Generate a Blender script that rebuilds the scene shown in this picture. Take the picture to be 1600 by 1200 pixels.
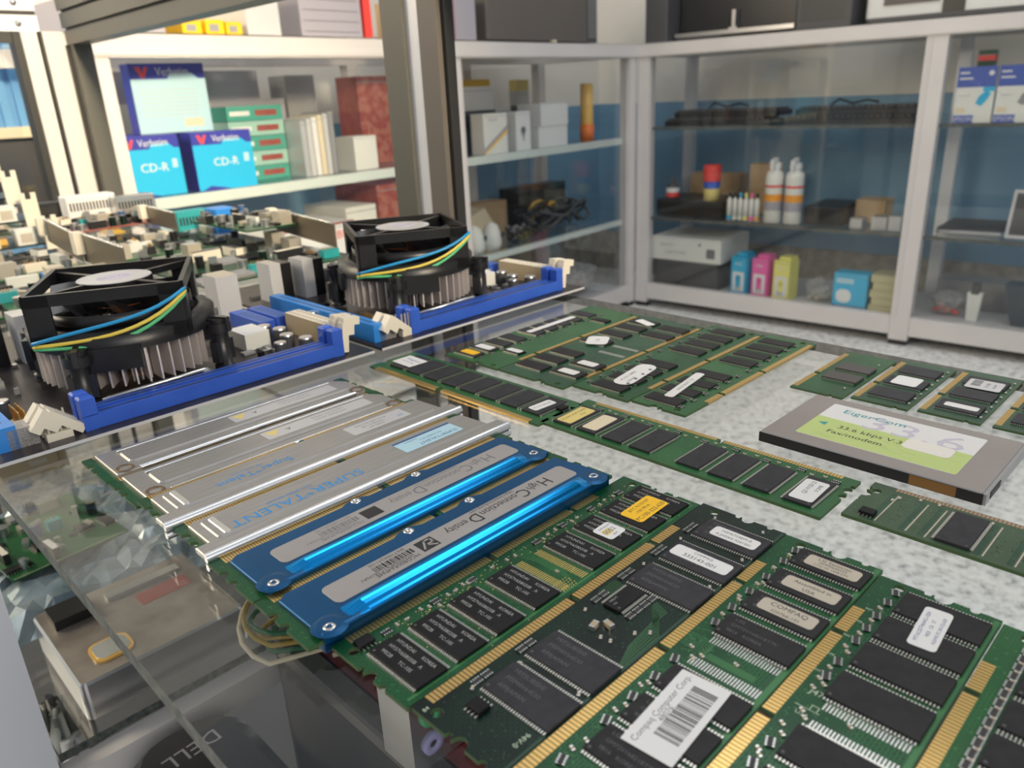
import bpy, math, random
from mathutils import Matrix, Vector
from mathutils.geometry import tessellate_polygon
sc = bpy.context.scene
for o in list(bpy.data.objects): bpy.data.objects.remove(o)
PI = math.pi
A = math.radians(44)            # direction of the near showcase
B = math.radians(48.5)          # direction of the cabinets across the room
FZ = -0.72                      # room floor; z = 0 is the top of the glass shelf
# ---------------------------------------------------------------- camera
CH, TH, RO = 0.1436, 0.3596, 0.0485
cam = bpy.data.objects.new('camera', bpy.data.cameras.new('camera')); sc.collection.objects.link(cam)
fw = Vector((0, math.cos(TH), -math.sin(TH))); up = Vector((0, math.sin(TH), math.cos(TH))); rt = Vector((1, 0, 0))
r2 = math.cos(RO)*rt - math.sin(RO)*up; u2 = math.sin(RO)*rt + math.cos(RO)*up
M = Matrix((r2, u2, -fw)).transposed().to_4x4(); M.translation = (0, 0, CH)
cam.matrix_world = M
cam.data.sensor_width = 36; cam.data.lens = 1206.5/1600*36
cam.data.clip_start = 0.01; cam.data.clip_end = 60
cam.data.dof.use_dof = True; cam.data.dof.focus_distance = 0.30; cam.data.dof.aperture_fstop = 18
sc.camera = cam
# ---------------------------------------------------------------- light and exposure
W = bpy.data.worlds.new('daylight'); sc.world = W; W.use_nodes = True
nt = W.node_tree; bg = nt.nodes['Background']
tc = nt.nodes.new('ShaderNodeTexCoord'); sx = nt.nodes.new('ShaderNodeSeparateXYZ'); cr = nt.nodes.new('ShaderNodeValToRGB')
nt.links.new(tc.outputs['Generated'], sx.inputs[0]); nt.links.new(sx.outputs['Z'], cr.inputs[0]); nt.links.new(cr.outputs[0], bg.inputs[0])
cr.color_ramp.elements[0].position = 0.0; cr.color_ramp.elements[0].color = (.50, .50, .50, 1)
cr.color_ramp.elements[1].position = 0.6; cr.color_ramp.elements[1].color = (.80, .86, .95, 1)
bg.inputs[1].default_value = 0.46
def area(name, loc, target, sx_, sy_, power, col):
    l = bpy.data.lights.new(name, 'AREA'); l.shape = 'RECTANGLE'; l.size = sx_; l.size_y = sy_; l.energy = power; l.color = col
    o = bpy.data.objects.new(name, l); sc.collection.objects.link(o); o.location = loc
    o.rotation_euler = (Vector(target)-Vector(loc)).to_track_quat('-Z', 'Y').to_euler(); return o
area('shop_window_light', (1.6, -1.9, 1.5), (0.2, 0.6, 0), 2.2, 1.4, 30, (1, .98, .95))
area('side_fill_light', (-1.9, 0.75, 0.95), (-0.75, 1.8, 0.1), 0.9, 0.9, 30, (1, .86, .64))  # added warm fill to brighten the left cabinet; no window is known there
sw = area('sunny_window_light', (1.5, -1.2, 1.3), (-0.85, 1.95, 0.12), 0.4, 0.4, 7, (1, .82, .55)); sw.data.spread = math.radians(30)
area('ceiling_light', (0.9, 1.6, 2.3), (0.9, 1.8, 0), 1.6, 1.6, 24, (1, 1, 1))
vs = sc.view_settings; vs.view_transform = 'Standard'; vs.look = 'None'; vs.exposure = 0.06; vs.gamma = 1; vs.use_curve_mapping = False
# ---------------------------------------------------------------- materials
MATS = {}
def mat(name, col, rough=.5, metal=0, spec=.5, emit=None, coat=0):
    if name in MATS: return MATS[name]
    m = bpy.data.materials.new(name); m.use_nodes = True; p = m.node_tree.nodes['Principled BSDF']
    p.inputs['Base Color'].default_value = (*col, 1); p.inputs['Roughness'].default_value = rough; p.inputs['Metallic'].default_value = metal
    p.inputs['Specular IOR Level'].default_value = spec
    if coat: p.inputs['Coat Weight'].default_value = coat
    MATS[name] = m; return m
def noisy(name, c1, c2, scale, rough=.5, metal=0, detail=4, lo=.35, hi=.65, bump=0, stretch=None, spec=.5):
    m = mat(name, c1, rough, metal, spec); n = m.node_tree.nodes; k = m.node_tree.links; p = n['Principled BSDF']
    t = n.new('ShaderNodeTexCoord'); mp = n.new('ShaderNodeMapping'); ns = n.new('ShaderNodeTexNoise'); r = n.new('ShaderNodeValToRGB')
    if stretch: mp.inputs['Scale'].default_value = stretch
    ns.inputs['Scale'].default_value = scale; ns.inputs['Detail'].default_value = detail
    r.color_ramp.elements[0].position = lo; r.color_ramp.elements[0].color = (*c1, 1)
    r.color_ramp.elements[1].position = hi; r.color_ramp.elements[1].color = (*c2, 1)
    k.new(t.outputs['Object'], mp.inputs[0]); k.new(mp.outputs[0], ns.inputs['Vector']); k.new(ns.outputs['Fac'], r.inputs[0]); k.new(r.outputs[0], p.inputs['Base Color'])
    if bump:
        b = n.new('ShaderNodeBump'); b.inputs['Strength'].default_value = bump; b.inputs['Distance'].default_value = .001
        k.new(ns.outputs['Fac'], b.inputs['Height']); k.new(b.outputs[0], p.inputs['Normal'])
    return m
def pcbmat(name, base, trace, rough=.32):
    """solder mask: faint lighter copper tracks and vias under the lacquer"""
    m = mat(name, base, rough, 0, .32); n = m.node_tree.nodes; k = m.node_tree.links; p = n['Principled BSDF']
    t = n.new('ShaderNodeTexCoord')
    br = n.new('ShaderNodeTexBrick'); br.inputs['Scale'].default_value = 260; br.inputs['Mortar Size'].default_value = .03
    br.inputs['Color1'].default_value = (*base, 1); br.inputs['Color2'].default_value = (*[a*.8+b*.2 for a, b in zip(base, trace)], 1); br.inputs['Mortar'].default_value = (*trace, 1)
    vo = n.new('ShaderNodeTexVoronoi'); vo.inputs['Scale'].default_value = 420
    r = n.new('ShaderNodeValToRGB'); r.color_ramp.elements[0].position = .10; r.color_ramp.elements[1].position = .2
    r.color_ramp.elements[0].color = (*[min(1, c*1.5+.02) for c in trace], 1); r.color_ramp.elements[1].color = (0, 0, 0, 1)
    ad = n.new('ShaderNodeMix'); ad.data_type = 'RGBA'; ad.blend_type = 'ADD'; ad.inputs[0].default_value = .35
    ns = n.new('ShaderNodeTexNoise'); ns.inputs['Scale'].default_value = 45
    mu = n.new('ShaderNodeMix'); mu.data_type = 'RGBA'; mu.inputs[6].default_value = (*base, 1)
    r2_ = n.new('ShaderNodeValToRGB'); r2_.color_ramp.elements[0].position = .42; r2_.color_ramp.elements[1].position = .6
    k.new(t.outputs['Object'], br.inputs[0]); k.new(t.outputs['Object'], vo.inputs['Vector']); k.new(t.outputs['Object'], ns.inputs['Vector'])
    k.new(vo.outputs['Distance'], r.inputs[0]); k.new(ns.outputs['Fac'], r2_.inputs[0]); k.new(r2_.outputs[0], mu.inputs[0])
    k.new(br.outputs[0], mu.inputs[7]); k.new(mu.outputs[2], ad.inputs[6]); k.new(r.outputs[0], ad.inputs[7]); k.new(ad.outputs[2], p.inputs['Base Color'])
    return m
def glassmat(name, tint, gloss=1.0, refl=1.5, dirt=0.0):
    m = bpy.data.materials.new(name); m.use_nodes = True; n = m.node_tree.nodes; k = m.node_tree.links; n.clear()
    o = n.new('ShaderNodeOutputMaterial'); tr = n.new('ShaderNodeBsdfTransparent'); gl = n.new('ShaderNodeBsdfGlossy'); mx = n.new('ShaderNodeMixShader'); f = n.new('ShaderNodeFresnel')
    tr.inputs[0].default_value = (*tint, 1); gl.inputs['Roughness'].default_value = .02; gl.inputs[0].default_value = (gloss, gloss, gloss, 1); f.inputs[0].default_value = refl
    ge = n.new('ShaderNodeNewGeometry'); mr = n.new('ShaderNodeMapRange'); mr.inputs[3].default_value = refl; mr.inputs[4].default_value = 1/refl
    k.new(ge.outputs['Backfacing'], mr.inputs[0]); k.new(mr.outputs[0], f.inputs[0])
    k.new(f.outputs[0], mx.inputs[0]); k.new(tr.outputs[0], mx.inputs[1]); k.new(gl.outputs[0], mx.inputs[2])
    last = mx
    if dirt:
        df = n.new('ShaderNodeBsdfDiffuse'); df.inputs[0].default_value = (.8, .8, .8, 1); m2 = n.new('ShaderNodeMixShader')
        ns = n.new('ShaderNodeTexNoise'); ns.inputs['Scale'].default_value = 14; mt = n.new('ShaderNodeMath'); mt.operation = 'MULTIPLY'; mt.inputs[1].default_value = dirt
        k.new(ns.outputs['Fac'], mt.inputs[0]); k.new(mt.outputs[0], m2.inputs[0]); k.new(mx.outputs[0], m2.inputs[1]); k.new(df.outputs[0], m2.inputs[2]); last = m2
    k.new(last.outputs[0], o.inputs[0]); MATS[name] = m; return m
G = dict(
 pcb=pcbmat('pcb_green', (.005, .060, .020), (.02, .125, .04)), pcbd=pcbmat('pcb_dark_green', (.0015, .009, .006), (.006, .035, .018)),
 pcbo=pcbmat('pcb_olive', (.045, .085, .045), (.06, .11, .06), .4), pcbb=pcbmat('pcb_brown_black', (.016, .013, .016), (.06, .05, .05)),
 pcbg=pcbmat('pcb_grass_green', (.015, .095, .028), (.035, .15, .05)), pcbr=pcbmat('pcb_red', (.3, .07, .06), (.4, .16, .12)),
 pcbm=pcbmat('pcb_mid_green', (.008, .055, .026), (.03, .11, .055)),
 edge=mat('board_edge', (.05, .10, .03), .6),
 green=mat('solder_track', (.035, .17, .05), .35), dgreen=mat('dark_track', (.012, .055, .028), .35), ink=mat('silkscreen', (.5, .6, .45), .6),
 gold=mat('gold_contact', (.78, .50, .18), .28, .9), goldpad=mat('gold_pad', (.85, .65, .22), .3, .9), tin=mat('tin_pad', (.75, .75, .72), .25, .9),
 chip=noisy('chip_black', (.006, .006, .007), (.010, .010, .012), 300, .5, spec=.22), chipg=noisy('chip_grey', (.024, .024, .029), (.034, .034, .040), 300, .5, spec=.25),
 chipm=noisy('chip_mid', (.013, .012, .014), (.020, .019, .021), 300, .5, spec=.25), chipt=mat('chip_print', (.36, .36, .36), .6), chiptd=mat('chip_print_faint', (.09, .09, .10), .6),
 pin=mat('solder_pin', (.72, .70, .64), .28, .9), cap=mat('ceramic_cap', (.42, .33, .22), .5), res=mat('resistor_black', (.02, .02, .02), .5),
 alu=noisy('brushed_aluminium', (.40, .385, .375), (.45, .435, .42), 60, .40, .7, stretch=(1, 12, 1)), chrome=mat('polished_edge', (.88, .89, .9), .26, .9), aluend=mat('aluminium_rim', (.72, .7, .68), .32, .8),
 hole=mat('hole_rim', (.16, .11, .07), .5, .3),
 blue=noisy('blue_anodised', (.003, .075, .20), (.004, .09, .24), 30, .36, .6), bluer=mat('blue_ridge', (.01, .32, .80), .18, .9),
 plate=noisy('plate_grey', (.33, .31, .305), (.38, .36, .35), 20, .45, .2), rivet=mat('rivet_steel', (.75, .75, .75), .25, 1),
 white=mat('paper_white', (.74, .74, .74), .6), tan=mat('paper_tan', (.50, .45, .37), .6), yel=mat('paper_yellow', (.90, .52, .01), .5), gyel=mat('paper_pale_gold', (.72, .58, .20), .4),
 cream=mat('paper_cream', (.72, .62, .45), .5), silverlab=mat('silver_label', (.62, .62, .64), .35, .4), blk=mat('print_black', (.015, .015, .015), .5), txtg=mat('print_grey', (.16, .16, .17), .5),
 txtb=mat('print_blue', (.03, .27, .66), .5), labb=mat('label_pale_blue', (.42, .63, .74), .45), navy=mat('print_navy', (.03, .09, .25), .5), red=mat('print_red', (.75, .06, .05), .5),
 slot=noisy('slot_blue', (.03, .10, .52), (.035, .12, .58), 60, .35), slotl=mat('slot_bright_blue', (.03, .24, .70), .35), ivory=mat('latch_ivory', (.78, .72, .60), .4), beige=noisy('beige_plastic', (.40, .32, .20), (.46, .37, .24), 20, .5),
 black=noisy('black_plastic', (.007, .007, .008), (.013, .013, .015), 80, .34), blacks=mat('black_satin', (.025, .025, .028), .25), fin=mat('aluminium_fin', (.78, .72, .69), .4, .6), copper=mat('copper', (.7, .28, .12), .3, 1),
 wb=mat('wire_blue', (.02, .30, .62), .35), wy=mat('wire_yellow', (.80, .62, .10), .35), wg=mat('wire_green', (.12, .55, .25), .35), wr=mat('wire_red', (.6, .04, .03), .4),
 steel=mat('steel', (.62, .62, .63), .28, .9), steelw=mat('plated_steel', (.68, .62, .52), .35, .7), bronze=mat('bracket_steel', (.17, .14, .10), .4, .6), goldd=mat('dull_contact', (.42, .29, .19), .4, .6),
 frame=noisy('powder_coated_aluminium', (.62, .59, .575), (.66, .63, .61), 5, .38), framed=mat('grey_aluminium', (.10, .098, .085), .45, .1), framel=mat('light_aluminium', (.72, .73, .78), .35, .2), gasket=mat('black_gasket', (.015, .015, .015), .5),
 glass=glassmat('clear_glass', (.985, .99, .985), .9, 1.45), shelfg=glassmat('shelf_glass', (.965, .972, .966), .95, 1.38, .006), glassedge=noisy('cut_glass_edge', (.03, .042, .04), (.13, .14, .13), 250, .5),
 shelfedge=mat('pale_shelf_edge', (.62, .68, .65), .35),
 cardb=noisy('cardboard', (.46, .31, .17), (.52, .36, .2), 12, .8), dk=mat('dark_grey', (.07, .07, .075), .5), mg=mat('mid_grey', (.28, .28, .29), .5), lg=mat('light_grey', (.55, .55, .56), .5),
 taupe=mat('taupe_plastic', (.12, .105, .095), .5), offw=mat('off_white', (.74, .74, .70), .5), purpleg=mat('lilac_grey', (.38, .36, .41), .5),
)
def terrazzo():
    m = mat('terrazzo', (.6, .6, .6), .28); n = m.node_tree.nodes; k = m.node_tree.links; p = n['Principled BSDF']
    t = n.new('ShaderNodeTexCoord'); a = n.new('ShaderNodeTexNoise'); a.inputs['Scale'].default_value = 48; a.inputs['Detail'].default_value = 6; a.inputs['Roughness'].default_value = .7
    r = n.new('ShaderNodeValToRGB'); e = r.color_ramp.elements; e[0].position = .36; e[0].color = (.30, .30, .29, 1); e[1].position = .53; e[1].color = (.80, .80, .77, 1)
    e2 = e.new(.44); e2.color = (.60, .60, .58, 1); e3 = e.new(.7); e3.color = (.88, .88, .85, 1)
    k.new(t.outputs['Object'], a.inputs['Vector']); k.new(a.outputs['Fac'], r.inputs[0]); k.new(r.outputs[0], p.inputs['Base Color']); return m
G['floor'] = terrazzo()
G['cardm'] = noisy('card_grey', (.30, .265, .25), (.33, .295, .28), 30, .42, .35); G['alu2'] = mat('card_side', (.35, .35, .36), .3, .6); G['lime'] = mat('label_lime', (.50, .62, .22), .5); G['lilac'] = mat('label_lilac', (.55, .53, .62), .5)
G['tealp'] = mat('print_teal', (.02, .32, .34), .5); G['olive'] = mat('print_olive', (.30, .36, .12), .5); G['creamw'] = mat('sticker_cream', (.78, .75, .70), .5); G['hdd'] = noisy('scuffed_metal', (.26, .22, .19), (.42, .38, .34), 35, .35, .5); G['mg2'] = noisy('zinc_plate', (.04, .04, .04), (.065, .065, .06), 20, .5, .1); G['dred'] = noisy('dark_red_plastic', (.22, .008, .012), (.03, .006, .01), 25, .3); G['purplej'] = mat('jack_purple', (.45, .42, .72), .4); G['amb'] = mat('amber_plastic', (.80, .48, .12), .25)
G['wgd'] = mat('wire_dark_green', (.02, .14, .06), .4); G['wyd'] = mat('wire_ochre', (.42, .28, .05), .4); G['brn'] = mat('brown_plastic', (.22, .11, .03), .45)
G['bluegrey'] = mat('slate_plastic', (.05, .065, .08), .3); G['chips'] = mat('chip_brown_grey', (.05, .045, .045), .4)
G['wallc'] = noisy('cream_wall_paint', (.76, .73, .67), (.79, .76, .70), 3, .7); G['wallb'] = noisy('blue_wall_paint', (.17, .33, .48), (.20, .37, .53), 2.5, .5)
G['skirt'] = noisy('stone_skirting', (.26, .24, .21), (.40, .37, .33), 22, .5)
G['bag'] = noisy('antistatic_film', (.20, .28, .33), (.50, .58, .62), 22, .22, .3, bump=.5)
G['clr'] = glassmat('clear_plastic', (.80, .80, .80), 1, 1.5, .5)
# ---------------------------------------------------------------- mesh builder
TXT = {}
def text_mesh(s):
    if s in TXT: return TXT[s]
    cu = bpy.data.curves.new('t', 'FONT'); cu.body = s; cu.size = 1; cu.resolution_u = 2
    ob = bpy.data.objects.new('t', cu); sc.collection.objects.link(ob); dg = bpy.context.evaluated_depsgraph_get(); dg.update()
    me = bpy.data.meshes.new_from_object(ob.evaluated_get(dg)); bpy.data.objects.remove(ob)
    v = [tuple(x.co) for x in me.vertices]; f = [tuple(p.vertices) for p in me.polygons]; bpy.data.meshes.remove(me); bpy.data.curves.remove(cu)
    xs = [a[0] for a in v] or [0]; TXT[s] = (v, f, min(xs), max(xs)); return TXT[s]
class MB:
    def __init__(s, u=.001): s.v = []; s.f = []; s.m = []; s.sm = []; s.mats = []; s.u = u; s.T = None
    def mi(s, m):
        if m not in s.mats: s.mats.append(m)
        return s.mats.index(m)
    def add(s, vs_, fs, m, smooth=False):
        b = len(s.v); i = s.mi(m)
        if s.T is not None: vs_ = [tuple(s.T @ Vector(p)) for p in vs_]
        s.v += vs_
        for f in fs: s.f.append(tuple(b+j for j in f)); s.m.append(i); s.sm.append(smooth)
        return s
    def box(s, x0, x1, y0, y1, z0, z1, m, top=None):
        v = [(x0, y0, z0), (x1, y0, z0), (x1, y1, z0), (x0, y1, z0), (x0, y0, z1), (x1, y0, z1), (x1, y1, z1), (x0, y1, z1)]
        s.add(v, [(0, 3, 2, 1), (0, 1, 5, 4), (1, 2, 6, 5), (2, 3, 7, 6), (3, 0, 4, 7)], m); s.add(v[4:], [(0, 1, 2, 3)], top or m); return s
    def prism(s, out, z0, z1, m, ch=0, holes=(), side=None, smooth=False):
        side = side or m
        if sum(out[i-1][0]*out[i][1]-out[i][0]*out[i-1][1] for i in range(len(out))) < 0: out = out[::-1]
        n = len(out)
        def inset(d):
            r = []
            for i in range(n):
                a, b_, c = Vector(out[i-1]), Vector(out[i]), Vector(out[(i+1) % n])
                e1 = (b_-a); e2 = (c-b_); e1 = e1.normalized() if e1.length > 1e-9 else e2.normalized(); e2 = e2.normalized() if e2.length > 1e-9 else e1
                nn = Vector((-e1.y-e2.y, e1.x+e2.x)); l = nn.length
                nn = nn/l if l > 1e-6 else Vector((-e1.y, e1.x)); c_ = max(.5, nn.dot(Vector((-e1.y, e1.x)))); r.append((b_.x+nn.x*d/c_, b_.y+nn.y*d/c_))
            return r
        rings = [(out, z0), (out, z1-ch)] + ([(inset(ch), z1)] if ch else [])
        for (p, za), (q, zb) in zip(rings, rings[1:]):
            v = [(x, y, za) for x, y in p]+[(x, y, zb) for x, y in q]
            s.add(v, [(i, (i+1) % n, n+(i+1) % n, n+i) for i in range(n)], side, smooth)
        for h in holes:
            k = len(h); v = [(x, y, z0) for x, y in h]+[(x, y, z1) for x, y in h]
            s.add(v, [(i, (i+1) % k, k+(i+1) % k, k+i) for i in range(k)], side)
        topo = rings[-1][0]
        for z, poly, flip in ((z1, topo, 0), (z0, out, 1)):
            loops = [poly]+list(holes)
            if not holes and n <= 4 or (not holes and ch == -1): tri = [tuple(range(n))]; pts = poly
            else:
                pts = [p for l in loops for p in l]; tri = tessellate_polygon([[Vector((x, y, 0)) for x, y in l] for l in loops])
            fs = []
            for t in tri:
                if len(t) == 3:
                    a, b_, c = [pts[i] for i in t]; ar = (b_[0]-a[0])*(c[1]-a[1])-(c[0]-a[0])*(b_[1]-a[1])
                    if ar < 0: t = tuple(t)[::-1]
                fs.append(tuple(t)[::-1] if flip else tuple(t))
            s.add([(x, y, z) for x, y in pts], fs, m)
        return s
    def rbox(s, x0, x1, y0, y1, r, z0, z1, m, ch=0, n=4, **k): return s.prism(rrect(x0, x1, y0, y1, r, n), z0, z1, m, ch, **k)
    def cyl(s, cx, cy, z0, z1, r, m, n=20, r1=None, cap=None):
        r1 = r if r1 is None else r1
        c = [(math.cos(2*PI*i/n), math.sin(2*PI*i/n)) for i in range(n)]
        v = [(cx+a*r, cy+b_*r, z0) for a, b_ in c]+[(cx+a*r1, cy+b_*r1, z1) for a, b_ in c]
        s.add(v, [(i, (i+1) % n, n+(i+1) % n, n+i) for i in range(n)], m, True)
        s.add(v[n:], [tuple(range(n))], cap or m); s.add(v[:n], [tuple(range(n))[::-1]], m); return s
    def lathe(s, cx, cy, prof, m, n=24):
        v = []; f = []
        for r, z in prof:
            for i in range(n): v.append((cx+r*math.cos(2*PI*i/n), cy+r*math.sin(2*PI*i/n), z))
        for j in range(len(prof)-1):
            for i in range(n): f.append((j*n+i, j*n+(i+1) % n, (j+1)*n+(i+1) % n, (j+1)*n+i))
        s.add(v, f, m, True); return s
    def exx(s, prof, x0, x1, m, smooth=False, caps=True):
        n = len(prof); v = [(x0, y, z) for y, z in prof]+[(x1, y, z) for y, z in prof]
        s.add(v, [(i, n+i, n+(i+1) % n, (i+1) % n) for i in range(n)], m, smooth)
        if caps: s.add(v, [tuple(range(n)), tuple(range(2*n-1, n-1, -1))], m)
        return s
    def tube(s, pts, r, m, n=8, closed=False):
        pts = [Vector(p) for p in pts]; v = []; f = []; N = len(pts)
        for i, p in enumerate(pts):
            d = (pts[min(i+1, N-1)]-pts[max(i-1, 0)]).normalized(); a = Vector((0, 0, 1)) if abs(d.z) < .9 else Vector((1, 0, 0))
            e = d.cross(a).normalized(); g = d.cross(e)
            for k in range(n): q = p+e*r*math.cos(2*PI*k/n)+g*r*math.sin(2*PI*k/n); v.append(tuple(q))
        for i in range(N-1):
            for k in range(n): f.append((i*n+k, i*n+(k+1) % n, (i+1)*n+(k+1) % n, (i+1)*n+k))
        f += [tuple(range(n))[::-1], tuple(range((N-1)*n, N*n))]; s.add(v, f, m, True); return s
    def text(s, st_, size, x, y, z, m, rot=0, al='c', wide=1.0):
        v, f, a, b_ = text_mesh(st_); off = {'c': -(a+b_)/2, 'l': -a, 'r': -b_}[al]; c, q = math.cos(math.radians(rot)), math.sin(math.radians(rot))
        o = []
        for px, py, _ in v:
            X = (px+off)*size*wide; Y = (py-.35)*size; o.append((x+X*c-Y*q, y+X*q+Y*c, z))
        s.add(o, f, m); return s
    def mesh(s, name):
        me = bpy.data.meshes.new(name); me.from_pydata([(a*s.u, b_*s.u, c*s.u) for a, b_, c in s.v], [], s.f)
        for m in s.mats: me.materials.append(G[m] if isinstance(m, str) else m)
        me.polygons.foreach_set('material_index', s.m); me.polygons.foreach_set('use_smooth', s.sm); me.update(); return me
    def build(s, name, parent=None, loc=(0, 0, 0), rot=0, label=None):
        o = bpy.data.objects.new(name, s.mesh(name)); sc.collection.objects.link(o)
        if parent: o.parent = parent
        o.location = loc; o.rotation_euler = (0, 0, rot)
        if label: o['label'] = label
        return o
def rrect(x0, x1, y0, y1, r, n=4):
    p = []
    for cx, cy, a in ((x1-r, y1-r, 0), (x0+r, y1-r, 90), (x0+r, y0+r, 180), (x1-r, y0+r, 270)):
        for i in range(n+1): t = math.radians(a+90*i/n); p.append((cx+r*math.cos(t), cy+r*math.sin(t)))
    return p
def circ(cx, cy, r, n=12): return [(cx+r*math.cos(2*PI*i/n), cy+r*math.sin(2*PI*i/n)) for i in range(n)]
def inst(me, name, parent, loc, rot=0, label=None):
    o = bpy.data.objects.new(name, me); sc.collection.objects.link(o); o.parent = parent; o.location = loc; o.rotation_euler = (0, 0, rot)
    if label: o['label'] = label
    return o
def P(s, t, z=0):            # showcase coordinates in mm -> world
    s, t, z = s/1000, t/1000, z/1000
    return Vector((s*math.cos(A)-t*math.sin(A), s*math.sin(A)+t*math.cos(A), z))
CX, CY = .5356, 3.188
def PR(r, d, z):             # right cabinet: r metres right of the corner, d metres behind its glass
    return Vector((CX+r*math.sin(B)+d*math.cos(B), CY-r*math.cos(B)+d*math.sin(B), z))
def PL(l, d, z):             # left cabinet: l metres left of the corner
    return Vector((CX-l*math.cos(B)-d*math.sin(B), CY-l*math.sin(B)+d*math.cos(B), z))
RR, RL, RA = B-PI/2, B, A
def thing(name, label, cat, loc, rot=0, group=None):
    o = bpy.data.objects.new(name, None); sc.collection.objects.link(o); o.empty_display_size = .01
    o.location = loc; o.rotation_euler = (0, 0, rot); o['label'] = label; o['category'] = cat
    if group: o['group'] = group
    return o
def solo(o, label, cat, group=None):
    o['label'] = label; o['category'] = cat
    if group: o['group'] = group
    return o
def struct(o): o['kind'] = 'structure'; return o
# ---------------------------------------------------------------- room shell
struct(MB(1).box(-5, 6, -4, 7, -.05, 0, 'floor').build('floor', None, (0, 0, FZ)))
WD = .56
def wall(x0, x1, name, loc, rot):
    return struct(MB(1).box(x0, x1, WD, WD+.1, 0, -FZ+.075, 'wallb').box(x0, x1, WD, WD+.1, -FZ+.075, -FZ+1.9, 'wallc').build(name, None, loc, rot))
wall(-WD, 3.2, 'wall_right', (CX, CY, FZ), RR)
wall(-4.6, WD, 'wall_left', (CX, CY, FZ), RL)
struct(MB(1).box(-WD, 3.2, WD-.02, WD-.001, 0, .19, 'skirt').build('baseboard_right', None, (CX, CY, FZ), RR))
struct(MB(1).box(-4.6, WD-.02, WD-.02, WD-.001, 0, .19, 'skirt').build('baseboard_left', None, (CX, CY, FZ), RL))
# ---------------------------------------------------------------- cabinets across the room
def cabinet(side, name, label, posts, z_bot, shelves, backs):
    rot = RR if side == 'R' else RL; k = 1 if side == 'R' else -1
    t = thing(name, label, 'display cabinet', (CX, CY, FZ), rot, None); Z = -FZ
    def bx(n, x0, x1, y0, y1, z0, z1, m, **kw):
        a, b = sorted((k*x0, k*x1)); return MB(1).box(a, b, y0, y1, z0+Z, z1+Z, m, **kw).build(n, t)
    L = posts[-1][1]
    for a, b in posts:
        a_, b_ = sorted((k*a, k*b)); mb = MB(1); mb.box(a_, b_, 0, .045, FZ+Z+.018, .248+Z, 'frame'); mb.box(a_+.2*(b_-a_), a_+.3*(b_-a_), -.003, 0, z_bot+Z, .248+Z, 'frame')
        mb.box(a_+.003, b_-.003, .003, .04, 0, .018, 'black'); mb.build('post', t)
    MB(1).box(*sorted((0, k*L)), -.004, .045, .248+Z, .293+Z, 'frame').box(*sorted((0, k*L)), -.008, -.004, .252+Z, .264+Z, 'frame').build('top_rail', t)
    bx('back_top_rail', 0, L, .40, .44, .25, .29, 'frame'); bx('side_top_rail', 0, .04, .046, .399, .25, .29, 'frame')
    for (a, b), (c, d) in zip(posts, posts[1:]):
        MB(1).box(*sorted((k*(b+.001), k*(c-.001))), 0, .04, z_bot-.062+Z, z_bot+Z, 'frame').build('bottom_rail', t)
        q = MB(1).box(*sorted((k*(b-.0), k*(c+.0))), .018, .022, z_bot+Z, .25+Z, 'glass').build('glass_pane', t)
    for a in backs: bx('back_post', a, a+.04, .40, .44, FZ, .25, 'framel' if side == 'R' else 'frame')
    for z, th, m in shelves:
        mb = MB(1); a, b = sorted((k*.05, k*(L-.04))); mb.box(a, b, .03, .05, z-th+Z, z+Z, m); mb.box(a, b, .05, .39, z-.008+Z, z+Z, 'shelfg'); mb.build('shelf', t)
    bx('bottom_shelf', .02, L-.02, .041, .44, z_bot-.03, z_bot-.012, 'lg')
    bx('cabinet_top', .0, L, .0, .44, .293, .297, 'glass')
    return t
cabinet('R', 'display_cabinet', 'grey aluminium and glass cabinet against the blue wall on the right, holding spray cans', [(.004, .058), (1.015, 1.075), (2.03, 2.09)], -.622, [(-.005, .010, 'glassedge'), (-.352, .010, 'glassedge')], [-.01, 1.02])
cabinet('L', 'display_cabinet', 'cream-lit aluminium and glass cabinet on the left, holding blue disc packs and white cartons', [(-.0, .045), (.965, 1.025), (1.985, 2.055)], -.63, [(-.04, .024, 'shelfedge'), (-.36, .018, 'shelfedge')], [.06, 1.03, .50])
# ---------------------------------------------------------------- near showcase holding the parts
case = thing('showcase', 'near aluminium showcase with a glass shelf of computer parts', 'showcase', (0, 0, FZ), A); ZC = -FZ*1000
TS = Matrix.Translation((0, 0, 143.6+ZC)) @ Matrix.Scale(1.028, 4) @ Matrix.Translation((0, 0, -143.6-ZC))
def cb(n, s0, s1, t0, t1, z0, z1, m, **k): return MB().box(s0, s1, t0, t1, z0+ZC, z1+ZC, m, **k).build(n, case)
Z0 = ZC
def sheet(s0, s1, t0, t1, z0, z1):
    m = MB(); v = [(s0, t0, z0), (s1, t0, z0), (s1, t1, z0), (s0, t1, z0), (s0, t0, z1), (s1, t0, z1), (s1, t1, z1), (s0, t1, z1)]
    m.add(v, [(0, 3, 2, 1), (4, 5, 6, 7)], 'shelfg'); m.add(v, [(0, 1, 5, 4), (1, 2, 6, 5), (2, 3, 7, 6), (3, 0, 4, 7)], 'glassedge'); return m
sheet(45, 426, -320, 1392, Z0-6, Z0).build('glass_shelf', case)
sheet(45, 426, 436, 1385, Z0-206, Z0-200).build('lower_glass_shelf', case)
m = MB(); m.box(45, 426, 421, 435, Z0-224, Z0-206.2, 'frame'); m.build('shelf_support_bar', case)
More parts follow.
